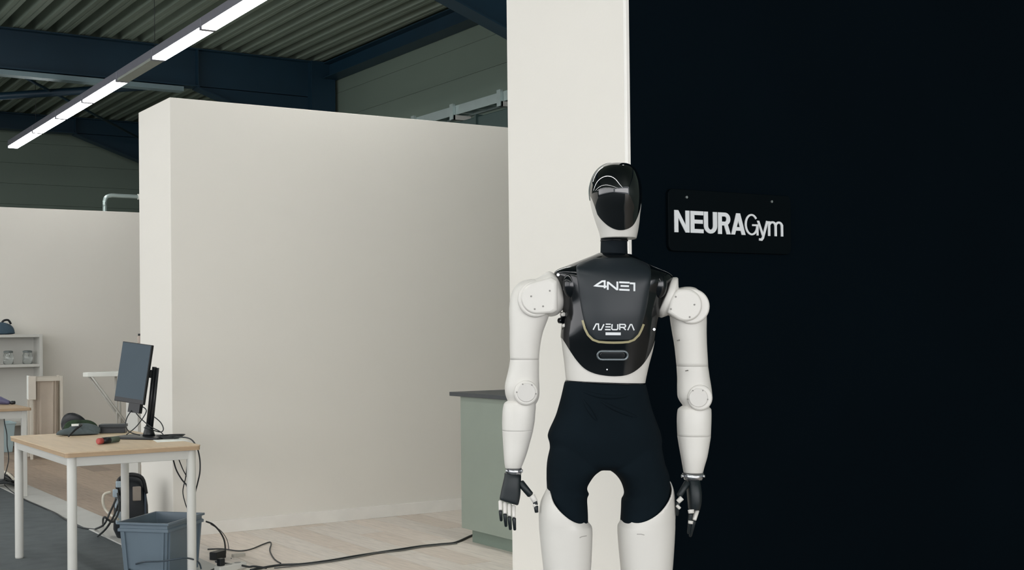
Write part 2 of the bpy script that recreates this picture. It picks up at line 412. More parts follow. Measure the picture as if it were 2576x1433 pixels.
# power cable over the right edge of the desk
cable('desk_cable', 'black cable draped over the right desk edge down to the floor',
      [(2.25, 7.05, ZT+.006), at(468, 1100, 0, 2.335), at(492, 1118, 0, 2.34), at(502, 1150, 0, 2.345), at(503, 1185, 0, 2.345), at(497, 1215, 0, 2.34), at(490, 1245, 0, 2.335), at(486, 1300, 0, 2.335)], .004, M_cable)
G = 'cables hanging under the desk'
cable('hanging_cable', 'black cable drooping under the desk right corner', [at(434, 1148, 0, 2.26), at(443, 1180, 0, 2.26), at(457, 1205, 0, 2.26), at(471, 1224, 0, 2.26), at(474, 1260, 0, 2.26)], .004, M_cable, G)
cable('hanging_cable', 'thin grey cable hanging straight under the desk right corner', [at(448, 1150, 0, 2.26), at(460, 1180, 0, 2.26), at(471, 1200, 0, 2.26)], .003, M_cable, G)
cable('hanging_cable', 'thin cable curving under the desk towards the crate', [at(472, 1155, 0, 2.26), at(467, 1200, 0, 2.26), at(460, 1235, 0, 2.26), at(466, 1265, 0, 2.26), at(474, 1285, 0, 2.26)], .003, M_cable, G)

# marker / cutter with red end
p = at(272, 1109, 2, ZT+.013); d = (at(298, 1106, 2, ZT)-at(247, 1112, 2, ZT)); ang = math.atan2(d.y, d.x)
t = thing('marker_pen', 'red and black cylinder tool lying on the desk front', 'tool', (p.x, p.y, ZT), ang)
L = d.length/2
MB().tube([(-L*.60, 0, .018), (-L*.1, 0, .0185), (L*.1, 0, .0185)], .0175, 16).build('grip', M_blk, t)
MB().tube([(L*.1, 0, .018), (L*.95, 0, .018), (L, 0, .018)], [.0172, .0165, .013], 16).build('barrel', M_green, t)
MB().tube([(-L, 0, .018), (-L*.93, 0, .018), (-L*.60, 0, .018)], [.012, .0165, .017], 16).build('cap', M_red, t)

# soft bag pile at far end of desk
def blob(name, c, size, mt, seed, rz=0, amp=.25, parent=None):
    r = random.Random(seed); bm = bmesh.new(); bmesh.ops.create_icosphere(bm, subdivisions=4, radius=1)
    ph = [(r.uniform(1.5, 4.5), r.uniform(1.5, 4.5), r.uniform(1.5, 4.5), r.uniform(0, 6)) for _ in range(5)]
    for v in bm.verts:
        d = sum(math.sin(v.co.x*a+v.co.y*b+v.co.z*c_+e) for a, b, c_, e in ph)/5
        v.co *= 1+amp*d
        if v.co.z < 0: v.co.z *= .15
        v.co = Vector((v.co.x*size[0], v.co.y*size[1], v.co.z*size[2]))
    zm = min(v.co.z for v in bm.verts)
    for v in bm.verts: v.co.z -= zm
    for f in bm.faces: f.smooth = True
    me = bpy.data.meshes.new(name); bm.to_mesh(me); bm.free(); me.materials.append(mt)
    o = bpy.data.objects.new(name, me); COL.objects.link(o); o.location = c; o.rotation_euler[2] = rz
    if parent: o.parent = parent
    return o
q = at(207, 1094, 2, ZT); o = blob('folded_bag', (q.x-.01, q.y+.01, ZT), (.115, .045, .055), M_greybag, 3, -.1); tag(o, 'crumpled grey fabric bag lying across the far desk end', 'bag')
bpy.context.view_layer.update()
ob_inv = (Matrix.Translation(o.location) @ Matrix.Rotation(-.1, 4, 'Z')).inverted()
MB().tube(smooth_path([ob_inv @ q for q in (at(172, 1097, 1, 7.44), at(190, 1080, 1, 7.46), at(205, 1068, 1, 7.5), Vector((o.location.x-.01, o.location.y-.01, ZT+.06)))]), .006, 8).build('bag_strap', M_blk, o)
lb = MB().box(-.02, .02, -.008, .008, -.006, .006).build('white_tag', M_paper, o, loc=(-.03, -.02, .062))
o = blob('green_cloth', (1.975, 7.672, ZT), (.105, .024, .072), M_greencl, 5); tag(o, 'dark green cloth bundle behind the grey bag on the desk', 'cloth')
o = blob('black_pouch', (1.965, 7.752, ZT+.0), (.085, .022, .100), M_blk, 9, 0, .45); tag(o, 'black pouch standing at the far left of the desk pile', 'pouch')
t = thing('black_box', 'flat black box on the far desk edge left of the monitor', 'box', (2.165, 7.64, ZT), -.45)
MB().box(-.075, .075, -.04, .04, 0, .030).build('box_body', M_blk, t, bevel=.003)
MB().box(-.078, .078, -.043, .043, .034, .052).build('box_lid', mat('grey_lid', (36, 42, 46), .5), t, bevel=.003)
MB().box(-.07, .07, -.036, .036, .028, .036).build('box_gap', M_blk, t)

# ------------------------------------------------------------------ crate
t = thing('storage_crate', 'grey blue open plastic crate on the floor under the desk', 'crate', (2.192, 6.825, 0), math.radians(43.4))
CWd, CD, CH = .207, .152, .30
def ring(m, w, d, z0, z1, th):
    m.box(-w, w, -d, -d+th, z0, z1); m.box(-w, w, d-th, d, z0, z1); m.box(-w, -w+th, -d+th, d-th, z0, z1); m.box(w-th, w, -d+th, d-th, z0, z1)
mb = MB(); vs = []
for (w, d, z) in ((CWd-.03, CD-.03, .0), (CWd-.014, CD-.014, CH-.05), (CWd-.004, CD-.004, CH-.05), (CWd-.004, CD-.004, CH-.035), (CWd-.012, CD-.012, CH-.03), (CWd-.012, CD-.012, CH-.014), (CWd, CD, CH-.012), (CWd, CD, CH), (CWd-.012, CD-.012, CH), (CWd-.018, CD-.018, CH-.04), (CWd-.036, CD-.036, .006)):
    vs += [(-w, -d, z), (w, -d, z), (w, d, z), (-w, d, z)]
fs = [(3, 2, 1, 0)]; n = len(vs)//4
for i in range(n-1):
    for k in range(4): fs.append((4*i+k, 4*i+(k+1) % 4, 4*i+4+(k+1) % 4, 4*i+4+k))
fs.append((4*n-4, 4*n-3, 4*n-2, 4*n-1)); mb.add(vs, fs); mb.build('crate_shell', M_crate, t, bevel=.002)
for sx in (-1, 1):
    for sy in (-1, 1):
        for (ax, k) in ((0, .022), (1, .022)):
            def pt(w, d): return (sx*w, sy*d)
            r = MB(); e = .02
            if ax == 0:
                q = [(sx*(CWd-.032-e), sy*(CD-.03), 0), (sx*(CWd-.016-e), sy*(CD-.014), CH-.05)]
                vv = []
                for (x, y, z) in q:
                    vv += [(x-.007, y, z), (x+.007, y, z), (x+.007, y+sy*.009, z), (x-.007, y+sy*.009, z)]
            else:
                q = [(sx*(CWd-.03), sy*(CD-.032-e), 0), (sx*(CWd-.014), sy*(CD-.016-e), CH-.05)]
                vv = []
                for (x, y, z) in q:
                    vv += [(x, y-.007, z), (x, y+.007, z), (x+sx*.009, y+.007, z), (x+sx*.009, y-.007, z)]
            r.add(vv, [(0, 1, 2, 3), (4, 5, 6, 7), (0, 1, 5, 4), (1, 2, 6, 5), (2, 3, 7, 6), (3, 0, 4, 7)])
            r.build('rib', M_crate, t)
cable('crate_cable', 'dark cable lying across the front of the crate',
      [at(322, 1436, 2, .05), at(333, 1420, 2, .055)+Vector((0, -.02, 0)), at(360, 1413, 1, 6.50), at(405, 1411, 1, 6.46), at(440, 1406, 1, 6.44), at(470, 1403, 1, 6.45), at(498, 1412, 1, 6.60), at(506, 1430, 1, 6.62)], .0045, mat('slate_cable', (58, 70, 80), .5))

# ------------------------------------------------------------------ dark equipment case + hoses behind crate
t = thing('equipment_case', 'dark rounded equipment case leaning at the partition foot under the desk', 'case', (2.415, 8.14, 0), math.radians(-10))
t.scale = (.86, .86, 1)
bm_ = MB()
prof = [(.0, .10, .10), (.05, .125, .115), (.20, .12, .11), (.30, .105, .10), (.36, .085, .08), (.385, .05, .05)]
vs = []; fs = []; N = 24
for (z, hx, hy) in prof:
    for k in range(N):
        a = 2*math.pi*k/N; ca, sa = math.cos(a), math.sin(a)
        vs.append((hx*math.copysign(abs(ca)**.6, ca), hy*math.copysign(abs(sa)**.6, sa), z))
for i in range(len(prof)-1):
    for k in range(N): fs.append((i*N+k, i*N+(k+1) % N, (i+1)*N+(k+1) % N, (i+1)*N+k))
bm_.add(vs, fs, True); bm_.add([vs[k] for k in range(N)], [list(range(N))]); bm_.add(vs[-N:], [list(range(N))])
bm_.build('case_body', mat('case_black', (20, 27, 34), .5), t)
MB().tube(smooth_path([(-.10, -.09, .28), (-.10, -.10, .37), (-.02, -.10, .405), (.07, -.10, .38), (.10, -.09, .28)], 5), .014, 10).build('handle', M_blk, t)
MB().box(.0, .06, -.125, -.10, .24, .33).build('badge', mat('grey_badge', (150, 140, 130), .6), t, bevel=.006)
for k, (x0, z0, z1) in enumerate(((-.125, .20, .26), (-.14, .27, .32), (-.12, .10, .18), (-.118, .33, .37))):
    MB().box(x0, x0+.035, -.13, -.09, z0, z1).build('side_panel', mat('pale_panel', (170, 185, 195), .5), t, bevel=.006)
for k in range(3): MB().box(.085+.0, .10, -.10+.05*k, -.07+.05*k, .05, .32).build('side_rib', mat('slate_rib', (52, 66, 80), .5), t, bevel=.003)
cable('white_hose', 'cream hose looping beside the dark equipment case', [at(278, 1237, 1, 8.05), at(262, 1243, 1, 8.05), at(259, 1262, 1, 8.05), at(266, 1282, 1, 8.05), at(282, 1297, 1, 8.0), at(298, 1306, 1, 7.95)], .0085, M_cablew, cat='hose')
G = 'black cable ends hanging off the equipment case'
for i, pp in enumerate((((292, 1255), (278, 1285), (262, 1318), (240, 1330)), ((300, 1262), (285, 1300), (266, 1330), (246, 1348)), ((296, 1240), (300, 1280), (284, 1312), (262, 1300), (259, 1322)))):
    cable('loose_cable', ['black cable reaching the carpet edge left of the crate', 'thick black cable end pointing at the desk leg', 'black cable curled against the cream hose'][i],
          [at(x, y, 1, 8.0 - .06*j) for j, (x, y) in enumerate(pp[:-1])] + [(lambda q: q if q.z < .3 else q)(at(*pp[-1], 2, .008))], .0065, M_cable, G)
cable('carpet_cable', 'dark cable along the edge of the grey carpet', [at(x, y, 2, .006) for x, y in ((-10, 1195), (20, 1228), (57, 1253), (100, 1272), (140, 1290), (163, 1305), (200, 1325), (242, 1331))], .005, M_cable)
# cable heap at far left
t = MB(); r = random.Random(4)
for k in range(7):
    c = at(8+r.uniform(-16, 18), 1213+r.uniform(-12, 14), 2, .02)
    pts = [(c.x+.08*math.cos(q*.9+k)*r.uniform(.6, 1.4), c.y+.3*math.sin(q*.9+k)*r.uniform(.5, 1.2), .012+.05*abs(math.sin(q+k))) for q in range(9)]
    t.tube(smooth_path(pts, 4), .009, 6)
t = t.build('cable_heap', M_cable); tag(t, 'tangled black cable heap on the carpet at the left edge', 'cable')
cable('pale_floor_cable', 'pale cable over the black heap at the left edge', [at(x, y, 2, .07) for x, y in ((-15, 1180), (5, 1184), (22, 1192), (34, 1204))], .012, M_cablew)

# ------------------------------------------------------------------ floor cables and power bits right of the crate
G = 'cables on the wood floor'
def fpx(l, z=.006): return [at(x, y, 2, z) for x, y in l]
cable('floor_cable', 'long dark cable running from the crate to the green counter', fpx(((630, 1433), (700, 1421), (760, 1418), (830, 1409), (900, 1397), (1000, 1382), (1060, 1373), (1110, 1368), (1145, 1364), (1180, 1349), (1192, 1344))), .0065, M_cable, G)
cable('floor_cable', 'thinner cable beside the long one in front of the partition', fpx(((690, 1428), (760, 1421), (830, 1412), (895, 1401), (950, 1390), (1010, 1384), (1060, 1375), (1120, 1369), (1150, 1366))), .004, mat('grey_cable', (96, 96, 94), .5), G)
cable('floor_cable', 'thin cable with a sharp bend in front of the baseboard', fpx(((522, 1381), (560, 1380), (600, 1385), (630, 1381), (660, 1369), (678, 1363), (682, 1368), (679, 1385), (690, 1405), (706, 1416))), .004, M_cable, G)
cable('arched_cable', 'black cable arching down to the power adapter behind the crate', [at(518, 1311, 1, 7.1), at(535, 1318, 1, 7.1), at(552, 1335, 1, 7.12), at(564, 1358, 1, 7.15), at(567, 1385, 1, 7.2), at(566, 1396, 1, 7.2)], .005, M_cable)
cable('arched_cable', 'thin grey cable arching behind the power adapter', [at(530, 1318, 1, 7.2), at(556, 1335, 1, 7.22), at(572, 1360, 1, 7.25), at(577, 1395, 1, 7.28), at(582, 1404, 2, .004)], .0025, MATS['grey_cable'])
p = at(548, 1405, 2, 0)
t = thing('power_adapter', 'black power adapter standing right of the crate', 'adapter', (p.x, p.y, 0), math.radians(35))
MB().box(-.048, .048, -.025, .025, 0, .045).build('adapter_body', M_blk, t, bevel=.004); MB().box(.048, .056, -.01, .01, .015, .035).build('plug', M_silver, t)
p = at(580, 1434, 2, 0)
t = thing('power_strip', 'white power strip on the floor at the bottom edge', 'power strip', (p.x, p.y, 0), math.radians(20))
MB().box(-.095, .095, -.026, .026, 0, .035).build('strip_body', M_leg, t, bevel=.006)
for k in range(3): MB().lathe([(.018, .034), (.018, .0365)], (-.07+.06*k, 0, 0), 16).build('socket', mat('socket_grey', (150, 150, 146), .5), t)
MB().box(-.085, -.05, -.015, .015, .036, .075).build('plug', M_blk, t, bevel=.004)
cable('plug_cable', 'black cable looping from the power strip plug', [(p.x-.09, p.y-.02, .06)] + fpx(((575, 1418), (600, 1420), (625, 1425), (640, 1424), (670, 1428)), .02), .006, M_cable)
cable('plug_cable', 'short black lead lying behind the power strip', fpx(((585, 1428), (560, 1424), (540, 1430), (520, 1440)), .006), .005, M_cable)
o = tag(MB().prism(rrect(-.04, .04, -.02, .02, .015), 0, .016).build('flat_connector', mat('clear_connector', (176, 172, 162), .35), loc=at(600, 1399, 2, 0)), 'pale flat connector on the floor behind the power strip', 'connector')

# ------------------------------------------------------------------ background left: shelf, jars, bag, hamper, desk, ironing board
YS = 15.19
t = thing('shelf_unit', 'white open shelf unit against the far back wall', 'shelf', (3.5, YS, 0))
for xx in (-.035, -1.1): MB().box(xx, xx+.035, 0, .32, 0, 1.30).build('side_panel', M_leg, t, bevel=.002)
MB().box(-1.065, -.035, .30, .315, .04, 1.27).build('back_panel', M_leg, t)
for zz in (1.265, .925, .26): MB().box(-1.065, -.035, 0, .30, zz, zz+.032).build('shelf', M_leg, t, bevel=.002)
jar = None
for i, (px, lab) in enumerate(((21, 'left glass jar with clip lid on the white shelf'), (69, 'right glass jar with clip lid on the white shelf'))):
    q = at(px, 915, 1, YS+.14)
    t = thing('glass_jar', lab, 'jar', (q.x, YS+.14, .9575), 0, 'glass jars on the shelf')
    MB().lathe([(.045, 0), (.055, .01), (.056, .10), (.046, .125), (.046, .13)], (0, 0, 0), 20).build('jar_body', M_glass, t)
    MB().lathe([(.05, .131), (.052, .135), (.052, .15), (.03, .156)], (0, 0, 0), 20).build('lid', mat('grey_lid_jar', (120, 128, 126), .4), t)
    MB().tube([(0, -.055, .09), (0, -.062, .12), (0, -.05, .145)], .004, 6).build('clip', M_silver, t)
o = blob('blue_bag', (3.10, YS+.16, 1.298), (.13, .09, .125), M_bluebag, 2, 0, .12); tag(o, 'slate blue fabric bag on top of the shelf unit', 'bag')
MB().tube(smooth_path([(-.03, -.02, .12), (.0, -.02, .16), (.05, -.02, .165), (.08, -.02, .12)], 4), .012, 8).build('bag_handle', M_blk, o)

q = at(113, 945, 1, 13.9)
t = thing('laundry_hamper', 'pine frame laundry hamper with beige cloth sack', 'hamper', (q.x, 13.9, 0), -.14)
hw, hd, hh = .150, .17, .86
for sx in (-1, 1):
    for sy in (-1, 1): MB().box(sx*hw-.014, sx*hw+.014, sy*hd-.014, sy*hd+.014, 0, hh).build('post', M_frame, t, bevel=.003)
for sy in (-1, 1):
    for zz in (hh-.05, .06): MB().box(-hw+.014, hw-.014, sy*hd-.011, sy*hd+.011, zz, zz+.04).build('rail', M_frame, t)
for sx in (-1, 1):
    for zz in (hh-.05, .06): MB().box(sx*hw-.011, sx*hw+.011, -hd+.014, hd-.014, zz, zz+.04).build('rail', M_frame, t)
sk = MB(); vs = []; fs = []; N = 96
for i, (zz, k) in enumerate(((hh-.03, .96), (hh-.1, .93), (.4, .90), (.14, .9), (.12, .7))):
    for j in range(N):
        a = 2*math.pi*j/N; ca, sa = math.cos(a), math.sin(a); wv = 1+.055*math.sin(a*22+i*.4)*(i > 0)
        vs.append(((hw-.016)*k*wv*math.copysign(abs(ca)**.35, ca), (hd-.016)*k*wv*math.copysign(abs(sa)**.35, sa), zz))
for i in range(4):
    for j in range(N): fs.append((i*N+j, i*N+(j+1) % N, (i+1)*N+(j+1) % N, (i+1)*N+j))
fs.append([4*N+j for j in range(N)]); sk.add(vs, fs, True); sk.build('sack', M_cloth, t)
MB().box(-hw-.03, -hw-.018, -hd-.02, hd*.2, hh-.24, hh+.006).build('cloth_flap', M_paper, t, bevel=.003)
MB().box(-hw-.03, -hw+.045, -hd-.024, -hd-.016, hh-.24, hh+.004).build('cloth_flap', mat('pale_flap', (214, 206, 194), .9), t, bevel=.003)

q = at(57, 1021, 2, .71)
t = thing('side_table', 'small table with wooden top and white legs at the left edge', 'table', (q.x, 10.6, 0))
MB().prism(rrect(-.75, 0, 0, 1.0, .02), .69, .712).build('tabletop', M_birchedge, t, bevel=.002)
for cx in (-.05, -.70):
    for cy in (.05, .93): MB().box(cx-.02, cx+.02, cy-.02, cy+.02, 0, .69).build('leg', M_leg, t, bevel=.003)
for a in ((-.70, -.05, .04, .06), (-.70, -.05, .92, .94)): MB().box(*a, .63, .69).build('apron', M_leg, t)
for a in ((-.06, -.04, .06, .92), (-.71, -.69, .06, .92)): MB().box(*a, .63, .69).build('apron', M_leg, t)
qq = at(12, 1018, 2, .712)
t = thing('hand_vacuum', 'small violet grey device with a black tip on the side table', 'device', (qq.x, qq.y, .712), -YAW)
MB().tube([(-.10, 0, .04), (-.04, 0, .038), (.03, 0, .02), (.045, 0, .018)], [.035, .034, .018, .012], 14).build('device_body', M_purple, t)
MB().tube([(.045, 0, .018), (.06, 0, .018), (.085, 0, .019)], [.011, .016, .014], 12).build('device_tip', M_blk, t)
# pale blue bin with lead
q = at(2, 1110, 1, 14.9)
t = thing('storage_bin', 'pale blue plastic bin on the floor by the back wall', 'bin', (q.x, 14.9, 0), 0)
vs = []
for (w_, d_, z_) in ((.10, .12, 0), (.125, .15, .31), (.135, .16, .31), (.135, .16, .33), (.118, .143, .33), (.095, .115, .01)):
    vs += [(-w_, -d_, z_), (w_, -d_, z_), (w_, d_, z_), (-w_, d_, z_)]
fs = [(0, 1, 2, 3), (20, 21, 22, 23)]
for i in range(5):
    for k in range(4): fs.append((4*i+k, 4*i+(k+1) % 4, 4*i+4+(k+1) % 4, 4*i+4+k))
MB().add(vs, fs).build('bin_body', M_bin, t, bevel=.004)
cable('thin_cable', 'thin black cable hanging from the side table to the floor', [at(10, 1030, 1, 10.8), at(11, 1060, 1, 10.8), at(17, 1090, 1, 10.8), at(18, 1120, 1, 10.8), at(22, 1150, 1, 10.8), at(18, 1175, 1, 10.8), at(12, 1195, 1, 10.9), at(10, 1210, 2, .01)], .004, M_cable)

# ironing board
q0, q1 = at(208, 941, 1, 14.3), at(330, 940, 1, 14.3)
t = thing('ironing_board', 'white ironing board standing against the back wall behind the desk', 'ironing board', (q0.x, 14.3, 0))
LB = q1.x-q0.x+.35; zB = q0.z
pts = []
for k in range(13):
    x = LB*.55*k/12; wd = .16*math.sqrt(min(1, k/9))
    pts.append((x, -wd))
poly = [(x, y-.0) for x, y in pts] + [(LB, -.16), (LB, .16)] + [(x, -y) for x, y in pts[::-1][:-1]]
MB().prism(poly, zB-.03, zB+.02).build('board', M_paper, t, bevel=.006)
def lg(a, b_, r=.012): return MB().tube([a, b_], r, 8).build('leg', M_leg, t)
x1 = at(288, 1000, 1, 14.3).x-q0.x; x2 = at(303, 1000, 1, 14.3).x-q0.x
lg((.08, -.06, zB-.02), (x2+.25, -.06, .01)); lg((.08, .06, zB-.02), (x2+.25, .06, .01))
lg((x1, -.05, zB-.02), (x1+.02, -.05, .01)); lg((x2, .05, zB-.02), (x2+.02, .05, .01))
MB().tube([(x1, -.2, .012), (x1+.02, .2, .012)], .012, 8).build('foot_bar', M_leg, t)

# items peeking behind the partition edge: narrow rack
t = thing('narrow_rack', 'white narrow rack peeking out behind the partition end', 'rack', (2.905, 9.6, 0))
MB().box(0, .02, 0, .30, 0, 1.225).build('side_panel', M_leg, t); MB().box(.40, .42, 0, .30, 0, 1.225).build('side_panel', M_leg, t)
for zz in (.3, .75, 1.2): MB().box(.02, .40, 0, .30, zz, zz+.025).build('shelf', M_leg, t)
t = thing('pump_bottle', 'beige bottle with dark cap on the narrow rack', 'bottle', (2.942, 9.64, 1.225))
MB().lathe([(.022, 0), (.023, .006), (.023, .045), (.017, .055)], (0, 0, 0), 16).build('bottle_body', mat('beige_bottle', (176, 162, 152), .5), t)
MB().lathe([(.018, .0551), (.018, .07)], (0, 0, 0), 16).build('cap', M_blk, t)

# ------------------------------------------------------------------ sign on the black wall
SY = 3.576
sx0, sx1, sz0, sz1 = 3.018, 3.632, 1.577, 1.803
t = thing('wall_sign', 'black sign plate with white lettering mounted on the black wall', 'sign', (sx0, SY, sz0))
W_, H_ = sx1-sx0, sz1-sz0
MM = Matrix(((1, 0, 0, 0), (0, 0, 1, 0), (0, 1, 0, 0), (0, 0, 0, 1)))
MB().prism(rrect(0, W_, 0, H_, .022), -.016, 0, MM).build('sign_plate', M_sign, t, bevel=.002)
for px, py in ((1726, 496), (1940, 507)):
    q = at(px, py, 1, SY-.016); MB().prism([(q.x-sx0+.005*math.cos(a*.524), q.z-sz0+.005*math.sin(a*.524)) for a in range(12)], -.021, -.016, MM).build('screw', M_silver, t)

def arc(cx, cy, rx, ry, a0, a1, n=14): return [(cx+rx*math.cos(math.radians(a0+(a1-a0)*k/n)), cy+ry*math.sin(math.radians(a0+(a1-a0)*k/n))) for k in range(n+1)]
def ribbon(pts, w, wy=None):
    """flat stroke as quads; w = pen width for steep, wy for flat parts; returns list of (left,right) pairs"""
    wy = wy or w; out = []; q_ = [pts[0]]
    for p in pts[1:]:
        if (Vector(p)-Vector(q_[-1])).length > 1e-5: q_.append(p)
    pts = q_; n = len(pts)
    for i in range(n):
        p = Vector(pts[i]); a = Vector(pts[max(i-1, 0)]); b = Vector(pts[min(i+1, n-1)])
        d1 = (p-a).normalized() if i > 0 else (b-p).normalized(); d2 = (b-p).normalized() if i < n-1 else d1
        n1 = Vector((-d1.y, d1.x)); n2 = Vector((-d2.y, d2.x)); mm = (n1+n2)
        if mm.length < 1e-5: mm = n1
        mm.normalize(); k = 1/max(.45, mm.dot(n1))
        off = Vector((mm.x*w/2*k, mm.y*wy/2*k)); out.append((p+off, p-off))
    return out
# glyph: strokes in (x 0..1, y 0..1 cap height)
GL = {
 'N': ([[(.13, 0), (.13, 1)], [(.13, 1), (.87, 0)], [(.87, 0), (.87, 1)]], .25, .25),
 'E': ([[(.15, 0), (.15, 1)], [(.15, .91), (1, .91)], [(.15, .52), (.95, .52)], [(.15, .09), (1, .09)]], .30, .18),
 'U': ([[(.16, 1), (.16, .36)] + arc(.5, .36, .34, .27, 180, 360) + [(.84, .36), (.84, 1)]], .30, .18),
 'R': ([[(.16, 0), (.16, 1)], [(.16, .91), (.55, .91)] + arc(.55, .70, .28, .21, 90, -90) + [(.16, .49)], [(.60, .50), (.84, 0)]], .30, .18),
 'A': ([[(.13, 0), (.5, 1)], [(.5, 1), (.87, 0)], [(.25, .27), (.75, .27)]], .26, .17),
 'G': ([arc(.5, .5, .42, .46, 38, 335, 24) + [(.92, .48), (.55, .48)], [(.92, .48), (.92, 0)]], .13, .085),
 'y': ([[(.06, .70), (.52, 0)], [(.94, .70), (.50, -.10), (.38, -.19), (.14, -.18)]], .2, .11),
 'm': ([[(.07, 0), (.07, .70)], [(.07, .52)] + arc(.29, .50, .20, .16, 150, 0, 8) + [(.5, .5), (.5, 0)], [(.5, .52)] + arc(.71, .50, .20, .16, 150, 0, 8) + [(.92, .5), (.92, 0)]], .14, .1)}
lay = (('N', 360, 602), ('E', 620, 828), ('U', 836, 1052), ('R', 1064, 1268), ('A', 1278, 1508), ('G', 1497, 1722), ('y', 1705, 1875), ('m', 1876, 2120))
zb_ = at(1697, 583.6, 1, SY-.017).z; cap = at(1697, 528.0, 1, SY-.017).z - zb_
for i, (ch, xa, xb) in enumerate(lay):
    ua = at(1640+xa/6.44, 560, 1, SY-.017).x; ub = at(1640+xb/6.44, 560, 1, SY-.017).x
    strokes, wx, wy = GL[ch]; g = MB()
    wd = ub-ua; wx_ = wx*wd; wy_ = wy*cap
    for si, st in enumerate(strokes):
        dz_ = .0002*si
        P2 = [(ua-sx0+p[0]*wd, zb_-sz0+p[1]*cap) for p in st]; rb = ribbon(P2, wx_, wy_)
        if ch in 'NAyR' and len(st) == 2 and st[0][0] != st[1][0] and st[0][1] != st[1][1]:
            rb = [(Vector((p[0]-wx_/2, p[1])), Vector((p[0]+wx_/2, p[1]))) for p in P2]
        vs = []; fs = []
        for a, b in rb: vs += [(a.x, -.0165, a.y), (b.x, -.0165, b.y), (b.x, -.0195-dz_, b.y), (a.x, -.0195-dz_, a.y)]
        for k in range(len(rb)-1):
            for j in range(4): fs.append((4*k+j, 4*k+(j+1) % 4, 4*k+4+(j+1) % 4, 4*k+4+j))
        fs += [(0, 1, 2, 3), (len(vs)-4, len(vs)-3, len(vs)-2, len(vs)-1)]
        g.add(vs, fs)
    o = g.build('letter', M_letter, t)

# ================================================================== ROBOT
RD = 3.91
root0 = CAM + ray(1530, 824)*RD
RO = Vector((root0.x, root0.y, 0)); RM = Matrix.Translation(RO) @ Matrix.Rotation(-YAW, 4, 'Z'); RMI = RM.inverted()
def Rp(px, py, y=0.):
    """pixel -> robot local point lying at local depth y"""
    a = RMI @ CAM; d = (RMI.to_3x3() @ ray(px, py)); k = (y-a.y)/d.y; return a + d*k
robot = thing('humanoid_robot', 'white and black humanoid robot in dark shorts standing before the black wall', 'robot', RO, -YAW)
def catmull(rows, k):
    n = len(rows); out = []
    for i in range(n-1):
        a = rows[max(i-1, 0)]; b = rows[i]; c = rows[i+1]; d = rows[min(i+2, n-1)]
        for j in range(k):
            t = j/k
            out.append([.5*(2*bb + (cc-aa)*t + (2*aa-5*bb+4*cc-dd)*t*t + (3*bb-aa-3*cc+dd)*t**3) for aa, bb, cc, dd in zip(a, b, c, d)])
    out.append(list(rows[-1])); return out
def loft(rows, N=40, k=4, capdome=False):
    """rows: (ax,ay,bx,by,yc,yh,n) pixel endpoints A,B of the silhouette, depth centre and half depth, superellipse power"""
    rr = catmull(rows, k); vs = []; fs = []
    for (ax, ay, bx, by, yc, yh, n) in rr:
        A = Rp(ax, ay, yc); B = Rp(bx, by, yc); c = (A+B)/2; h = (B-A)/2; e = 2/max(n, .5)
        for j in range(N):
            t = 2*math.pi*j/N; ca, sa = math.cos(t), math.sin(t)
            vs.append(c + h*math.copysign(abs(ca)**e, ca) + Vector((0, max(yh, .0005), 0))*math.copysign(abs(sa)**e, sa))
    for i in range(len(rr)-1):
        for j in range(N): fs.append((i*N+j, i*N+(j+1) % N, (i+1)*N+(j+1) % N, (i+1)*N+j))
    m = MB(); m.add(vs, fs, True)
    m.f.append(list(range(N))[::-1]); m.sm.append(False); m.f.append([len(vs)-N+j for j in range(N)]); m.sm.append(False)
    return m
def R3(rows, **kw):  # horizontal rows (py, xl, xr, yc, yh, n)
    return loft([(xl, py, xr, py, yc, yh, n) for (py, xl, xr, yc, yh, n) in rows], **kw)
def cut(o_name, mb, mt, co, no, parent, keep_cap=True, solid=0):
    """keep the side opposite to normal `no`"""
    me = mb.mesh(o_name, mt); bm = bmesh.new(); bm.from_mesh(me)
    r = bmesh.ops.bisect_plane(bm, geom=bm.verts[:]+bm.edges[:]+bm.faces[:], plane_co=co, plane_no=no, clear_outer=True)
    if keep_cap:
        ed = [e for e in r['geom_cut'] if isinstance(e, bmesh.types.BMEdge)]
        try:
            bmesh.ops.contextual_create(bm, geom=ed)
        except Exception: pass
    bmesh.ops.recalc_face_normals(bm, faces=bm.faces); bm.to_mesh(me); bm.free()
    o = bpy.data.objects.new(o_name, me); COL.objects.link(o); o.parent = parent
    if solid:
        s = o.modifiers.new('solid', 'SOLIDIFY'); s.thickness = solid; s.offset = -1
    return o
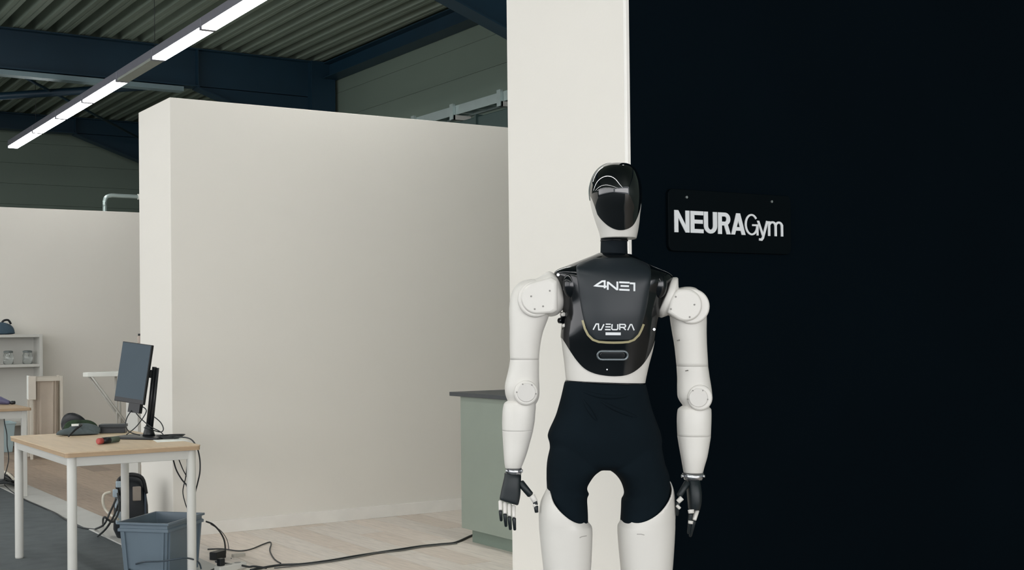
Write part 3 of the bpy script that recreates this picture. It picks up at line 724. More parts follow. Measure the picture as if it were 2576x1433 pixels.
def cut_outline(name, mb, mt, pts, parent, solid=.002, back=None):
    """trim a convex shell below a smooth convex outline given as (px,py,depth), left to right"""
    me = mb.mesh(name, mt); bm = bmesh.new(); bm.from_mesh(me)
    pp = catmull([list(p) for p in pts], 3)
    for a, b in zip(pp[:-1], pp[1:]):
        A = Rp(a[0], a[1], a[2]); B = Rp(b[0], b[1], b[2]); d = B-A
        no = Vector((d.z, 0, -d.x)).normalized()
        bmesh.ops.bisect_plane(bm, geom=bm.verts[:]+bm.edges[:]+bm.faces[:], plane_co=Vector(((A.x+B.x)/2, 0, (A.z+B.z)/2)), plane_no=no, clear_outer=True)
    if back is not None:
        bmesh.ops.bisect_plane(bm, geom=bm.verts[:]+bm.edges[:]+bm.faces[:], plane_co=Vector((0, back, 0)), plane_no=Vector((0, 1, 0)), clear_outer=True)
    bmesh.ops.remove_doubles(bm, verts=bm.verts[:], dist=.0002); bmesh.ops.recalc_face_normals(bm, faces=bm.faces)
    bm.to_mesh(me); bm.free()
    o = bpy.data.objects.new(name, me); COL.objects.link(o); o.parent = parent
    sd = o.modifiers.new('solid', 'SOLIDIFY'); sd.thickness = solid; sd.offset = -1
    es = o.modifiers.new('edges', 'EDGE_SPLIT'); es.split_angle = math.radians(35)
    return o
def bvh(mb): return BVHTree.FromPolygons([Vector(v) for v in mb.v], [tuple(f) for f in mb.f])
def front(tree, p, default=None):
    h = tree.ray_cast(Vector((p.x, -1.5, p.z)), Vector((0, 1, 0)))
    return h[0].y if h[0] is not None else default
def surf_px(tree, px, py, guess=-.1):
    y = guess
    for _ in range(4):
        p = Rp(px, py, y); yy = front(tree, p, None)
        if yy is None: return None
        y = yy
    return Rp(px, py, y)
def decal(name, strokes, width, tree, mt, parent, lift=.0012, wy=None, sub=3):
    g = MB()
    for si, st in enumerate(strokes):
        pts = [Vector(p) for p in st]; dense = []
        for i in range(len(pts)-1):
            for k in range(sub): dense.append(pts[i].lerp(pts[i+1], k/sub))
        dense.append(pts[-1]); rb = ribbon([tuple(p) for p in dense], width, wy); vs = []; fs = []
        for a, b in rb:
            A = surf_px(tree, *a); B = surf_px(tree, *b)
            if A is None or B is None: continue
            dy = Vector((0, lift+.0002*si, 0)); vs += [A+dy*.3, B+dy*.3, B-dy, A-dy]
        for k in range(len(vs)//4-1):
            for j in range(4): fs.append((4*k+j, 4*k+(j+1) % 4, 4*k+4+(j+1) % 4, 4*k+4+j))
        if vs: fs += [(0, 1, 2, 3), (len(vs)-4, len(vs)-3, len(vs)-2, len(vs)-1)]; g.add(vs, fs)
    return g.build(name, mt, parent)
def dot(px, py, y, r_px, mt, name, parent, depth=.003):
    c = Rp(px, py, y); r = r_px/822
    M = Matrix.Translation(c) @ Matrix(((1, 0, 0, 0), (0, 0, 1, 0), (0, 1, 0, 0), (0, 0, 0, 1)))
    m = MB(); m.lathe([(r, depth), (r, -depth*.5), (r*.8, -depth)], n=12, M=M); return m.build(name, mt, parent)

# head
HR = [(411, 1540, 1562, .0, .02, 2), (414, 1524, 1580, 0, .05, 2), (421, 1512, 1592, 0, .075, 2.1), (431, 1501, 1600, 0, .092, 2.1), (446, 1492, 1606, 0, .105, 2.15), (466, 1486, 1611, 0, .113, 2.2),
      (490, 1484, 1613, 0, .116, 2.2), (515, 1487, 1612, .002, .112, 2.2), (540, 1493, 1609, .006, .103, 2.2), (562, 1500, 1607, .008, .094, 2.2), (582, 1507, 1604, .01, .084, 2.3), (600, 1511, 1600, .012, .076, 2.4)]
head = R3(HR, N=64, k=5)
hc = Rp(1548, 490)
pf = Rp(1556, 585, -.092); pb = Rp(1548, 487, .0)
slope = (pb.z-pf.z)/(pb.y-pf.y)
zrot = math.radians(-8)
no_h = Vector((-.14, slope, -1)).normalized()
# white shell keeps what is below/behind the plane
head.build('head_shell', M_shell, robot)
vr = []
for (py, a, b, yc, yh, n) in HR: vr.append((py, a-1.2, b+1.2, yc, yh+.0025, n))
vis = R3(vr, N=96, k=6)
hs = cut_outline('visor', vis, M_visor, ((1478, 478, 0), (1484, 494, -.01), (1491, 512, -.04), (1501, 533, -.06), (1514, 551, -.075), (1531, 566.5, -.085), (1548, 575, -.092), (1563, 577.5, -.093), (1579, 575, -.09), (1593, 566.5, -.08), (1602, 551, -.065), (1608, 532, -.045), (1612, 512, -.02), (1617, 480, 0)), robot, back=.035)
# translucent grey rim along the crown
rim = MB(); pts = [Rp(x, y, .0) for x, y in ((1484, 505), (1482, 480), (1486, 458), (1495, 437), (1508, 422), (1525, 412.5), (1545, 410))]
rim.tube(smooth_path(pts, 4), [.001]+[.002]*22+[.001]*2, 8); rim.build('crown_rim', mat('grey_rim', (120, 126, 122), .4), robot)
# neck
R3([(596, 1512, 1578, .015, .038, 2), (610, 1511, 1578, .015, .04, 2), (640, 1510, 1579, .012, .042, 2), (664, 1506, 1583, .01, .045, 2)], k=3).build('neck', M_neck, robot)
R3([(603, 1510, 1580, .015, .0415, 2), (607, 1510, 1580, .015, .0415, 2)], k=1).build('neck_seam', M_gloss, robot)

# torso
TR = [(1506, 636, 1588, 640, .012, .045, 2), (1490, 643, 1602, 647, .01, .062, 2.1), (1462, 654, 1622, 660, .01, .078, 2.2), (1432, 666, 1650, 673, .008, .090, 2.26), (1404, 677, 1680, 686, .005, .098, 2.4),
      (1394, 688, 1691, 697, .002, .103, 2.4), (1400, 705, 1686, 712, 0, .108, 2.4), (1408, 730, 1672, 735, 0, .113, 2.3), (1414, 760, 1664, 764, 0, .116, 2.2), (1416, 790, 1657, 794, 0, .117, 2.2),
      (1413, 820, 1652, 824, 0, .114, 2.2), (1411, 850, 1648, 855, 0, .108, 2.2), (1414, 880, 1642, 885, 0, .100, 2.2), (1418, 910, 1634, 915, 0, .094, 2.2), (1421, 940, 1627, 946, 0, .09, 2.2), (1423, 956, 1624, 963, 0, .088, 2.2)]
def grow(rows, g, gd): return [(a-g, b, c+g, d, e, f+gd, n) for (a, b, c, d, e, f, n) in rows]
tf = Rp(1545, 942, -.094); tb = Rp(1530, 858, .0); sl = (tb.z-tf.z)/(tb.y-tf.y)
no_t = Vector((-.02, sl, -1)).normalized()
bt = grow(TR, .8, .002)
tor = loft(bt, N=80, k=5)
cut_outline('chest_shell', tor, M_gloss, ((1404, 834, -.02), (1418, 857, -.035), (1434, 883, -.05), (1451, 907, -.065), (1471, 927, -.08), (1496, 939, -.088), (1528, 945, -.092), (1560, 945.5, -.092), (1583, 941, -.088), (1603, 930, -.08), (1619, 914, -.062), (1632, 893, -.045), (1642, 869, -.03), (1650, 841, -.02)), robot, solid=.0018)
wt = loft([(a+1.2, b, c-1.2, d, e, f-.003, n) for (a, b, c, d, e, f, n) in TR if b > 780], N=80, k=5)
wt.build('waist_shell', M_shell, robot)
tt = bvh(tor)
# matte chest panel
PR = [(648, 1498, 1592), (656, 1474, 1614), (666, 1452, 1632), (680, 1450, 1637), (700, 1452, 1637), (725, 1455, 1634), (755, 1459, 1630), (785, 1464, 1624), (810, 1470, 1617), (830, 1477, 1610), (843, 1484, 1603), (852, 1493, 1594), (855, 1500, 1587)]
def panel_patch(rows, lift, nx=30, k=4, inset=0):
    rr = catmull(rows, k); V = []; 
    for (py, xl, xr) in rr:
        for i in range(nx+1):
            x = xl+inset+(xr-xl-2*inset)*i/nx; p = surf_px(tt, x, py+.0*i) or Rp(x, py, -.03)
            V.append(p)
    nr = len(rr); m = MB(); top = []
    for j in range(nr):
        for i in range(nx+1):
            e = min(i, nx-i, nr-1-j, j)/2; q = V[j*(nx+1)+i]; top.append(q + Vector((0, -lift*min(1, .55+e*.45), 0)))
    W2 = nx+1; n0 = len(top); vs = top + [q + Vector((0, .004, 0)) for q in V]; fs = []
    for j in range(nr-1):
        for i in range(nx): fs.append((j*W2+i, j*W2+i+1, (j+1)*W2+i+1, (j+1)*W2+i))
    m.add(vs, fs, True)
    sd = []
    for i in range(nx): sd.append((i, i+1, n0+i+1, n0+i)); sd.append(((nr-1)*W2+i, (nr-1)*W2+i+1, n0+(nr-1)*W2+i+1, n0+(nr-1)*W2+i))
    for j in range(nr-1): sd.append((j*W2, (j+1)*W2, n0+(j+1)*W2, n0+j*W2)); sd.append((j*W2+nx, (j+1)*W2+nx, n0+(j+1)*W2+nx, n0+j*W2+nx))
    for f in sd: m.f.append(list(f)); m.sm.append(False)
    return m
pn = panel_patch(PR, .007); chest = pn.build('chest_panel', M_matte, robot)
pt_ = bvh(pn)
# light strip round the bottom of the panel
decal('light_strip', [[(1465, 805), (1471, 826), (1479, 842), (1491, 854), (1506, 859.5), (1525, 861), (1544, 861.5), (1565, 861), (1581, 859.5), (1595, 854), (1607, 842), (1614, 828), (1619, 815)]], 5.6, tt, M_gold, robot, lift=.0045)
def zz(pts): return [(1360+x/3.98, 620+y/3.98) for x, y in pts]
L4 = [zz([(650, 345), (615, 347), (545, 392), (660, 400)]), zz([(641, 345), (641, 418)])]
LN = [zz([(672, 430), (672, 352), (690, 352), (752, 428), (770, 430)])[:0] or zz([(672, 432), (672, 350)]), zz([(674, 356), (764, 430)]), zz([(768, 436), (768, 350)])]
LE = [zz([(786, 357), (890, 361)]), zz([(800, 393), (884, 396)]), zz([(786, 430), (890, 435)])]
L1 = [zz([(893, 367), (938, 369), (938, 446)])]
for st in (L4, LN, LE, L1): decal('letter', st, 4.5, pt_, M_letter, chest, lift=.0012)
N1 = [zz([(526, 832), (556, 774), (578, 774), (582, 832), (606, 832), (634, 776)])]
E1 = [zz([(652, 776), (702, 777)]), zz([(648, 803), (700, 804)]), zz([(644, 830), (700, 831)])]
U1 = [zz([(716, 776), (712, 822), (722, 831), (762, 831), (772, 822), (772, 776)])]
R1 = [zz([(792, 834), (792, 778), (842, 779), (850, 790), (848, 802), (838, 808), (800, 808)]), zz([(825, 808), (852, 834)])]
A1 = [zz([(872, 836), (898, 780), (912, 780), (936, 838)])]
for st in (N1, E1, U1, R1, A1): decal('letter', st, 3.1, pt_, M_letter, chest, lift=.0012)
decal('bar_mark', [zz([(650, 872), (802, 873)])], 7.0, pt_, M_letter, chest, lift=.0015, sub=4)
# oblong handle ring below
ring_px = [(1503+77*0, 893)]
a1 = [(1514+11*math.cos(math.radians(a)), 893.5+10.5*math.sin(math.radians(a))) for a in range(90, 271, 20)]
a2 = [(1568+11*math.cos(math.radians(a)), 893.5+10.5*math.sin(math.radians(a))) for a in range(-90, 91, 20)]
pts = a1+a2; P3 = [surf_px(tt, *p)+Vector((0, -.002, 0)) for p in pts]; P3.append(P3[0])
rg = MB(); rg.tube(P3, .0035, 8, cap=False); rg.build('handle_ring', mat('dark_steel', (120, 128, 132), .3, .6), robot)
g = panel_patch([(885, 1512, 1570), (893, 1506, 1576), (902, 1512, 1570)], .001, nx=12, k=3); g.build('handle_recess', mat('recess_black', (8, 14, 18), .3), robot)
for x, y in ((1404, 691), (1421, 727), (1660, 738), (1645, 828)):
    p = surf_px(tt, x, y) or Rp(x, y, -.03); dot(x, y, p.y, 4.2, M_silver, 'screw', robot, .006)
for x, y in ((1527, 929),): p = surf_px(tt, x, y); dot(x, y, p.y, 2, M_silver, 'screw', robot, .002)
# glossy bulges added on the shoulders to catch lamp highlights
for (px, py) in ((1437, 716), (1660, 716)):
    p = surf_px(tt, px, py) or Rp(px, py, -.06)
    bm = bmesh.new(); bmesh.ops.create_uvsphere(bm, u_segments=32, v_segments=20, radius=1)
    for v in bm.verts: v.co = Vector((v.co.x*.024+p.x, v.co.y*.020+p.y+.0145, v.co.z*.040+p.z))
    for f in bm.faces: f.smooth = True
    me = bpy.data.meshes.new('shoulder_pad'); bm.to_mesh(me); bm.free(); me.materials.append(M_gloss)
    o = bpy.data.objects.new('shoulder_pad', me); COL.objects.link(o); o.parent = robot
# side connectors under the left arm
for x, y in ((1413, 793), (1417, 821)):
    MB().tube([Rp(x+8, y, -.02), Rp(x-3, y, -.02)], .011, 12).build('side_connector', M_gloss, robot)
    MB().tube([Rp(x-1, y-2, -.03), Rp(x+6, y-3, -.04)], .006, 10).build('connector_cap', M_shell, robot)
MB().tube([Rp(1407, 806, -.01), Rp(1416, 806, -.02)], .009, 12).build('side_connector', M_gloss, robot)

# arms
def cyl_y(px, py, y0, y1, rpx, mt, name, parent, ch=.004, n=40, sx=1.0, sz=1.0):
    c = Rp(px, py, (y0+y1)/2); c.y = 0; r = rpx/822
    M = Matrix.Translation((c.x, 0, c.z)) @ Matrix(((sx, 0, 0, 0), (0, 0, 1, 0), (0, sz, 0, 0), (0, 0, 0, 1)))
    m = MB(); m.lathe([(r-ch*1.6, y0), (r-ch*.5, y0+ch*.5), (r, y0+ch*1.6), (r, y1-ch), (r-ch, y1)], n=n, M=M); return m.build(name, mt, parent)
def cover(circ, seg, y0, y1, name, bev=.007):
    cx, cy, r = circ; P0 = [(cx+r*math.cos(math.radians(a)), cy+r*math.sin(math.radians(a))) for a in range(0, 360, 6)] + list(seg)
    P0 = sorted(set(P0)); 
    def half(ps):
        h = []
        for p in ps:
            while len(h) > 1 and (h[-1][0]-h[-2][0])*(p[1]-h[-2][1])-(h[-1][1]-h[-2][1])*(p[0]-h[-2][0]) <= 0: h.pop()
            h.append(p)
        return h
    hull = half(P0)[:-1] + half(P0[::-1])[:-1]
    L = [Rp(x, y, y0) for x, y in hull]; n = len(L)
    c = sum(L, Vector())/n; m = MB(); vs = []
    for (yy, k) in ((y1, 1), (y0+bev, 1), (y0+bev*.3, 1-bev*.35/.05), (y0, 1-bev*1.1/.05)):
        for q in L: vs.append(Vector((c.x+(q.x-c.x)*k, yy, c.z+(q.z-c.z)*k)))
    fs = [(i*n+j, i*n+(j+1) % n, (i+1)*n+(j+1) % n, (i+1)*n+j) for i in range(3) for j in range(n)]
    m.add(vs, fs, True); m.f.append([3*n+j for j in range(n)]); m.sm.append(False); m.f.append([j for j in range(n)][::-1]); m.sm.append(False)
    return m.build(name, M_shell, robot)
# left side (image left)
loft([(1421, 734, 1421, 762, .0, .012, 2), (1416, 716, 1417, 776, .0, .034, 2.1), (1406, 699, 1409, 786, 0, .050, 2.2), (1394, 688, 1399, 793, 0, .060, 2.26), (1381, 682, 1386, 796, 0, .066, 2.3), (1368, 690, 1374, 795, 0, .064, 2.3), (1352, 699, 1356, 797, 0, .060, 2.26), (1335, 706, 1335, 795, 0, .052, 2.2), (1325, 715, 1325, 785, 0, .03, 2)], N=48, k=4).build('shoulder_housing', M_shell, robot)
cyl_y(1346, 753, -.066, .06, 45, M_shell, 'shoulder_cap', robot)
cover((1352, 749, 41), ((1388, 697), (1402, 706), (1403, 780), (1392, 787)), -.073, 0, 'shoulder_cover')
for x, y in ((1336, 745), (1383, 731), (1345, 777), (1366, 770)): dot(x, y, -.073, 2.2, M_fold, 'screw', robot, .002)
UL = [(702, 1334, 1356, .005, .012, 2), (706, 1316, 1372, .005, .035, 2.1), (713, 1303, 1380, .005, .048, 2.2), (728, 1291, 1386, .004, .055, 2.3), (748, 1284, 1388, .003, .057, 2.3), (775, 1281, 1386, .002, .056, 2.3), (800, 1281, 1379, .002, .054, 2.3), (835, 1282, 1366, .002, .051, 2.2), (870, 1282, 1359, .003, .049, 2.2), (904, 1283, 1356, .005, .048, 2.2)]
R3(UL, k=4).build('upper_arm', M_shell, robot)
R3([(903.8, 1284, 1355.2, .005, .0472, 2.2), (905.6, 1283, 1356, .005, .048, 2.2), (925, 1280, 1356, .006, .048, 2.2), (950, 1274, 1356, .007, .048, 2.3), (970, 1270, 1357, .007, .048, 2.3), (990, 1271, 1357, .007, .046, 2.3), (1005, 1276, 1354, .007, .04, 2.2), (1018, 1282, 1347, .007, .034, 2.1), (1034, 1286, 1340, .007, .03, 2)], k=4).build('elbow_shell', M_shell, robot)
cyl_y(1322, 986, -.049, .05, 30, M_shell, 'elbow_cap', robot, sx=1.0, sz=1.05)
cyl_y(1324, 987, -.0515, -.045, 24, mat('robot_cap_face', (206, 203, 198), .45), 'elbow_cover', robot, ch=.002)
for x, y in ((1315, 966), (1338, 968), (1300, 986), (1348, 990)): dot(x, y, -.050, 1.6, M_fold, 'screw', robot, .003)
R3([(1004, 1286, 1332, .005, .03, 2), (1012, 1270, 1346, .005, .042, 2.2), (1022, 1266, 1348, .005, .046, 2.3), (1035, 1264, 1347, .004, .047, 2.3), (1060, 1263, 1345, .003, .047, 2.2), (1082, 1263.5, 1341, .002, .046, 2.2)], k=4).build('forearm', M_shell, robot)
R3([(1081.8, 1264.2, 1340.3, .002, .0452, 2.2), (1083.5, 1263.5, 1341, .002, .046, 2.2), (1110, 1265, 1334, .0, .043, 2.2), (1141, 1267, 1325, -.004, .039, 2.2), (1165, 1269, 1316, -.006, .034, 2.2), (1176, 1271, 1311, -.006, .030, 2.2)], k=4).build('forearm_lower', M_shell, robot)
# right side (image right)
loft([(1687, 698, 1651, 789, -.005, .056, 2.2), (1690, 697, 1653, 791, -.005, .061, 2.2), (1702, 697, 1661, 798, -.005, .063, 2.2), (1704.5, 699, 1664, 799, -.005, .062, 2.2), (1705, 721, 1681, 793, -.005, .055, 2.2), (1708, 724, 1685, 793, -.005, .055, 2.3), (1718, 724, 1700, 800, 0, .056, 2.3), (1733, 722, 1722, 810, 0, .054, 2.3), (1748, 730, 1742, 808, 0, .045, 2.2)], N=48, k=1).build('shoulder_housing', M_shell, robot)
cyl_y(1733, 771, -.066, .06, 44, M_shell, 'shoulder_cap', robot)
cover((1726, 767, 41), ((1706, 727), (1698, 735), (1680, 785), (1688, 790)), -.073, 0, 'shoulder_cover')
for x, y in ((1747, 766), (1735, 797), (1700, 746), (1688, 777)): dot(x, y, -.073, 2.2, M_fold, 'screw', robot, .002)
UR = [(721, 1722, 1738, .005, .012, 2), (724, 1708, 1749, .005, .035, 2.1), (731, 1700, 1758, .005, .045, 2.2), (742, 1694, 1767, .004, .052, 2.3), (757, 1690, 1773, .003, .055, 2.3), (780, 1686, 1776, .002, .055, 2.3), (801, 1686, 1777, .002, .054, 2.3), (835, 1691, 1777, .002, .052, 2.2), (870, 1697, 1778, .003, .050, 2.2), (921, 1702.5, 1781, .005, .048, 2.2)]
R3(UR, k=4).build('upper_arm', M_shell, robot)
R3([(920.8, 1703.3, 1780.2, .005, .0472, 2.2), (922.6, 1702.5, 1781, .005, .048, 2.2), (950, 1704, 1785, .006, .048, 2.2), (975, 1704, 1789, .007, .048, 2.3), (996, 1705, 1791, .007, .048, 2.3), (1008, 1710, 1789, .007, .045, 2.3), (1020, 1718, 1785, .007, .04, 2.2), (1035, 1724, 1778, .007, .034, 2.1), (1048, 1728, 1774, .007, .03, 2)], k=4).build('elbow_shell', M_shell, robot)
cyl_y(1755, 998, -.049, .05, 31, M_shell, 'elbow_cap', robot, sz=1.05)
cyl_y(1757, 1000, -.0515, -.045, 24, MATS['robot_cap_face'], 'elbow_cover', robot, ch=.002)
for x, y in ((1743, 982), (1768, 982), (1730, 1004), (1780, 1004)): dot(x, y, -.050, 1.6, M_fold, 'screw', robot, .003)
R3([(1018, 1720, 1775, .005, .03, 2), (1026, 1708, 1787, .005, .042, 2.2), (1035, 1704.5, 1789, .005, .046, 2.3), (1060, 1703, 1789, .003, .047, 2.2), (1096, 1704.5, 1787.5, .002, .046, 2.2)], k=4).build('forearm', M_shell, robot)
R3([(1095.8, 1705.2, 1786.8, .002, .0452, 2.2), (1097.5, 1704.5, 1787.5, .002, .046, 2.2), (1120, 1708, 1784, .0, .044, 2.2), (1148, 1713, 1779, -.004, .04, 2.2), (1172, 1717, 1772, -.006, .035, 2.2), (1188, 1720, 1768, -.006, .031, 2.2)], k=4).build('forearm_lower', M_shell, robot)
for (x, y, y_) in ((1341, 914, -.03), (1707, 856, -.047), (1728, 932, -.044)):
    MB().tube([Rp(x-4, y+.5, y_-.002), Rp(x+3, y-1, y_-.001)], .0018, 6).build('panel_slot', M_fold, robot)

# hands
def hand(cx_off, side, wrist, palm, fingers, thumb):
    wr_ = R3(wrist, k=2).build('wrist_ring', M_silver, robot)
    for (x, y) in ((wrist[0][1]+1, wrist[0][0]+8), (wrist[0][2]-1, wrist[0][0]+8)):
        MB().tube([Rp(x-3, y, -.02), Rp(x+3, y, -.02)], .005, 8).build('wrist_bolt', M_silver, wr_)
    h = loft(palm, N=28, k=4).build('hand', M_hand, robot)
    for (segs) in fingers + [thumb]:
        # segs: (kind, x0,y0,d0, x1,y1,d1, r0, r1)
        bl = MB(); wh = MB(); anyw = False
        for (kd, xa, ya, da, xb, yb, db, ra, rb_) in segs:
            A = Rp(xa, ya, da); B = Rp(xb, yb, db); Dm = (B-A)
            tgt = wh if kd == 'w' else bl
            tgt.tube([A, A+Dm*.06, A+Dm*.5, A+Dm*.94, B], [ra/822*.7, ra/822, (ra+rb_)/2/822, rb_/822, rb_/822*.65], 12)
            anyw |= kd == 'w'
        f = bl.build('thumb' if segs is thumb else 'finger', M_hand, h)
        if anyw:
            w2 = wh.build('finger_link', M_shell, h)
            w2['label'] = 'white finger link'
    return h
hand(0, -1, [(1176, 1274, 1313, -.006, .022, 2), (1192, 1275, 1312, -.008, .022, 2)],
     [(1269, 1189, 1311, 1194, -.01, .018, 2.6), (1268, 1200, 1311, 1203, -.012, .022, 2.8), (1264, 1218, 1310, 1224, -.014, .023, 3), (1260, 1236, 1309, 1246, -.016, .021, 3), (1257, 1252, 1305, 1266, -.018, .018, 3), (1258, 1256, 1302, 1270, -.018, .013, 2.4)],
     [[('w', 1259, 1259, -.02, 1259, 1283, -.034, 5.4, 4.8), ('b', 1259, 1284, -.036, 1261, 1310, -.03, 4.8, 3.6)],
      [('w', 1270, 1263, -.02, 1270, 1292, -.036, 5.6, 5), ('b', 1270, 1292, -.038, 1273, 1324, -.03, 5.2, 3.8)],
      [('w', 1281, 1267, -.02, 1281, 1298, -.036, 5.6, 5), ('b', 1281, 1299, -.038, 1284, 1332, -.03, 5.2, 3.8)],
      [('w', 1292, 1271, -.018, 1292, 1301, -.034, 5.6, 5), ('b', 1293, 1302, -.036, 1295, 1333, -.03, 5.2, 3.8)]],
     [('b', 1308, 1212, -.016, 1336, 1246, -.024, 9.5, 8.5), ('w', 1338, 1246, -.026, 1347, 1262, -.03, 8, 7), ('b', 1345, 1258, -.028, 1348, 1270, -.034, 6, 5.5), ('w', 1344, 1268, -.032, 1348, 1274, -.036, 5.5, 5.5), ('b', 1348, 1272, -.034, 1350, 1289, -.036, 6, 4.6)])
hand(0, 1, [(1189, 1716, 1771, -.006, .024, 2), (1206, 1721, 1767, -.008, .024, 2)],
     [(1729, 1206, 1760, 1206, -.01, .026, 2.4), (1728, 1220, 1762, 1220, -.012, .034, 2.6), (1729, 1240, 1764, 1240, -.014, .038, 2.8), (1731, 1262, 1763, 1264, -.016, .036, 2.8), (1732, 1279, 1760, 1281, -.018, .028, 2.5)],
     [[('w', 1738, 1281, -.05, 1739, 1291, -.052, 8, 7), ('b', 1738, 1291, -.05, 1732, 1342, -.035, 5.5, 3.8)],
      [('w', 1754, 1282, -.03, 1746, 1308, -.045, 5.8, 5.4), ('b', 1746, 1309, -.045, 1736, 1349, -.03, 5.5, 3.8)],
      [('w', 1738, 1309, -.055, 1737, 1317, -.055, 6.5, 6), ('b', 1750, 1285, -.005, 1742, 1330, -.01, 5.5, 4)],
      [('b', 1750, 1283, .012, 1744, 1322, .0, 5.5, 4)]],
     [('b', 1730, 1212, -.03, 1708, 1248, -.045, 8.5, 7.5), ('w', 1716, 1251, -.05, 1705, 1262, -.05, 6.5, 6), ('w', 1702, 1270, -.048, 1711, 1279, -.05, 4, 4), ('b', 1706, 1262, -.046, 1703, 1296, -.04, 5.5, 4)])

# shorts: lofts fused by a voxel remesh
sh = MB()
def join(m, o): m.add(o.v, o.f, True)
pel = loft([(1421, 957, 1624, 964, 0, .088, 2.3), (1418, 965, 1626, 972, 0, .089, 2.3), (1412, 990, 1631, 996, 0, .094, 2.3), (1401, 1033, 1643, 1036, 0, .104, 2.3), (1391, 1058, 1652, 1060, 0, .108, 2.3), (1381, 1080, 1660, 1084, 0, .110, 2.26), (1376, 1097, 1664, 1105, 0, .110, 2.26), (1381, 1115, 1664, 1122, 0, .108, 2.3), (1381, 1134, 1667, 1138, 0, .104, 2.4), (1376, 1158, 1672, 1162, 0, .095, 2.5), (1380, 1172, 1668, 1172, 0, .08, 2.5), (1400, 1179, 1650, 1179, 0, .06, 2.5)], N=48, k=3)
join(sh, pel)
ll = R3([(1110, 1390, 1500, 0, .07, 2.2), (1130, 1381, 1512, 0, .09, 2.3), (1160, 1375, 1518, 0, .098, 2.4), (1178, 1374, 1516, 0, .098, 2.4), (1184, 1374, 1509, 0, .098, 2.4), (1192, 1374, 1498, 0, .097, 2.4), (1206, 1374, 1487, 0, .095, 2.3), (1222, 1375, 1478, 0, .093, 2.3), (1232, 1376, 1478, 0, .092, 2.3), (1241, 1376, 1483, 0, .092, 2.3), (1249, 1377, 1478, 0, .091, 2.3), (1280, 1380, 1477, 0, .088, 2.3), (1345, 1384, 1477, 0, .082, 2.3)], N=40, k=3)
rl = R3([(1110, 1548, 1655, 0, .07, 2.2), (1130, 1536, 1664, 0, .09, 2.3), (1160, 1530, 1671, 0, .098, 2.4), (1178, 1530, 1677, 0, .098, 2.4), (1186, 1540, 1680, 0, .098, 2.4), (1198, 1553, 1682, 0, .096, 2.4), (1214, 1563, 1683, 0, .094, 2.3), (1236, 1569, 1683, 0, .092, 2.3), (1248, 1568, 1683, 0, .092, 2.3), (1255, 1562, 1682, 0, .091, 2.3), (1280, 1561, 1681, 0, .088, 2.3), (1345, 1560, 1678, 0, .082, 2.3)], N=40, k=3)
join(sh, ll); join(sh, rl)
so = sh.build('shorts', M_short, robot)
rm = so.modifiers.new('remesh', 'REMESH'); rm.mode = 'VOXEL'; rm.voxel_size = .0045; rm.use_smooth_shade = True
smo = so.modifiers.new('smooth', 'SMOOTH'); smo.factor = .5; smo.iterations = 4
tx = bpy.data.textures.new('folds', 'CLOUDS'); tx.noise_scale = .11; tx.noise_depth = 1
dp = so.modifiers.new('folds', 'DISPLACE'); dp.texture = tx; dp.strength = .008; dp.mid_level = .5
# waistband gap
loft([(1422, 955.5, 1623, 962.5, 0, .0895, 2.2), (1422, 959, 1623, 966, 0, .0895, 2.2)], k=1).build('waist_seam', M_gloss, robot)
# cloth folds on the shorts front
stree = bvh(sh)
for k, pl_ in enumerate((((1432, 968), (1470, 985), (1520, 998), (1575, 996), (1612, 984)), ((1460, 990), (1475, 1018), (1492, 1045), (1505, 1062)), ((1500, 1002), (1540, 1025), (1590, 1045), (1640, 1062)))):
    pts = [surf_px(stree, *p) for p in pl_]; pts = [p+Vector((0, .0035, 0)) for p in pts if p]
    sp = smooth_path(pts, 4); n = len(sp)
    MB().tube(sp, [.001+.0065*math.sin(math.pi*i/(n-1)) for i in range(n)], 10).build('fold', M_short, so)

# thighs
def thigh(rows, zo, zi, fr, side):
    m = R3(rows, N=64, k=5)
    # plane through three pixels: outer, inner at depth 0, front
    A = Rp(*zo, 0); B = Rp(*zi, 0); C_ = Rp(*fr, -.096)
    nn = (B-A).cross(C_-A).normalized()
    if nn.z < 0: nn = -nn
    o = cut('thigh_shell', m, M_shell, A, nn, robot, keep_cap=False, solid=.004)
    return m
TLr = [(1160, 1390, 1468, 0, .080, 2.1), (1205, 1384, 1471, 0, .092, 2.1), (1225, 1377, 1473, 0, .095, 2.1), (1240, 1370, 1474, 0, .097, 2.1), (1262, 1360, 1475, 0, .098, 2.1), (1290, 1355.5, 1476, 0, .098, 2.1), (1308, 1355.5, 1478, 0, .098, 2.1), (1316, 1355.7, 1483, 0, .0975, 2.15), (1328, 1356, 1489.5, 0, .097, 2.2), (1370, 1360, 1489, 0, .094, 2.3), (1433, 1367, 1486, 0, .090, 2.26), (1500, 1374, 1480, .0, .078, 2.2), (1530, 1380, 1474, 0, .065, 2.2)]
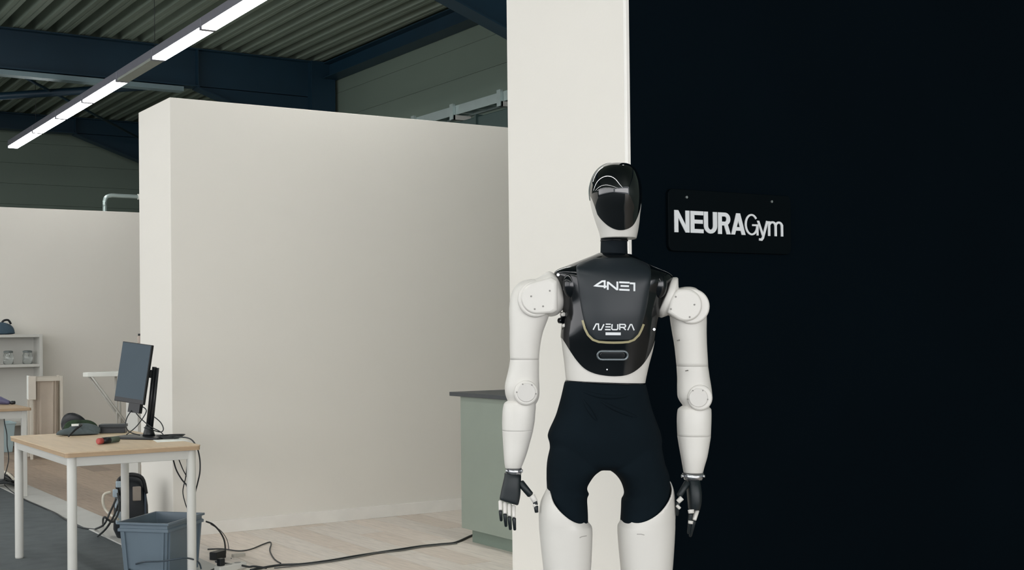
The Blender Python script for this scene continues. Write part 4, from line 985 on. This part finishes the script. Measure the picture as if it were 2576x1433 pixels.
TRr = [(1160, 1580, 1676, 0, .080, 2.1), (1200, 1572, 1681, 0, .090, 2.1), (1216, 1569, 1689, 0, .095, 2.1), (1240, 1567, 1695.5, 0, .097, 2.1), (1290, 1565, 1698, 0, .098, 2.1), (1306, 1562, 1697.8, 0, .098, 2.1), (1315, 1558, 1697.6, 0, .0975, 2.15), (1327, 1553.5, 1697.4, 0, .097, 2.2), (1370, 1556, 1695, 0, .094, 2.3), (1433, 1562, 1690.5, 0, .090, 2.26), (1500, 1569, 1682, .0, .078, 2.2), (1530, 1576, 1675, 0, .065, 2.2)]
tl = thigh(TLr, (1356, 1182), (1490, 1292), (1423, 1298), -1)
tr_ = thigh(TRr, (1697, 1197), (1553, 1280), (1625, 1311), 1)
for tree_, (x, y) in ((bvh(tl), (1467, 1349)), (bvh(tr_), (1611, 1343))):
    decal('thigh_slot', [[(x-9, y+3), (x-3, y), (x+9, y-2)] if x < 1500 else [(x-9, y), (x+2, y), (x+10, y+2)]], 2.0, tree_, mat('slot_grey', (160, 157, 152), .6), robot, lift=.0006)
for (xa, xb) in ((1372, 1482), (1571, 1683)):
    c = (xa+xb)/2
    R3([(1515, c-42, c+42, 0, .05, 2), (1560, c-38, c+38, 0, .05, 2), (1590, c-36, c+36, 0, .045, 2)], k=3).build('knee_joint', M_gloss, robot)
    R3([(1560, c-44, c+44, 0, .058, 2.2), (1600, c-48, c+48, .01, .065, 2.2), (1680, c-46, c+46, .015, .064, 2.2), (1780, c-34, c+34, .01, .048, 2.1), (1835, c-28, c+28, .005, .038, 2)], k=4).build('shin_shell', M_shell, robot)
    R3([(1825, c-22, c+22, .01, .03, 2), (1860, c-24, c+24, .01, .035, 2)], k=2).build('ankle', M_gloss, robot)
    A = Rp(c, 1893, 0); zf = .075
    ft = MB(); vs = []; fs = []; N = 24
    for (zz_, hx, y0, y1) in ((0, .046, -.20, .085), (.02, .05, -.205, .09), (.045, .045, -.16, .08), (.075, .034, -.05, .06), (.085, .025, -.03, .045)):
        for j in range(N):
            a = 2*math.pi*j/N; ca, sa = math.cos(a), math.sin(a)
            vs.append((A.x+hx*math.copysign(abs(ca)**.7, ca), (y0+y1)/2+(y1-y0)/2*math.copysign(abs(sa)**.7, sa), zz_))
    for i in range(4):
        for j in range(N): fs.append((i*N+j, i*N+(j+1) % N, (i+1)*N+(j+1) % N, (i+1)*N+j))
    ft.add(vs, fs, True); ft.add(vs[:N], [list(range(N))]); ft.add(vs[-N:], [list(range(N))]); ft.build('foot', M_gloss, robot)
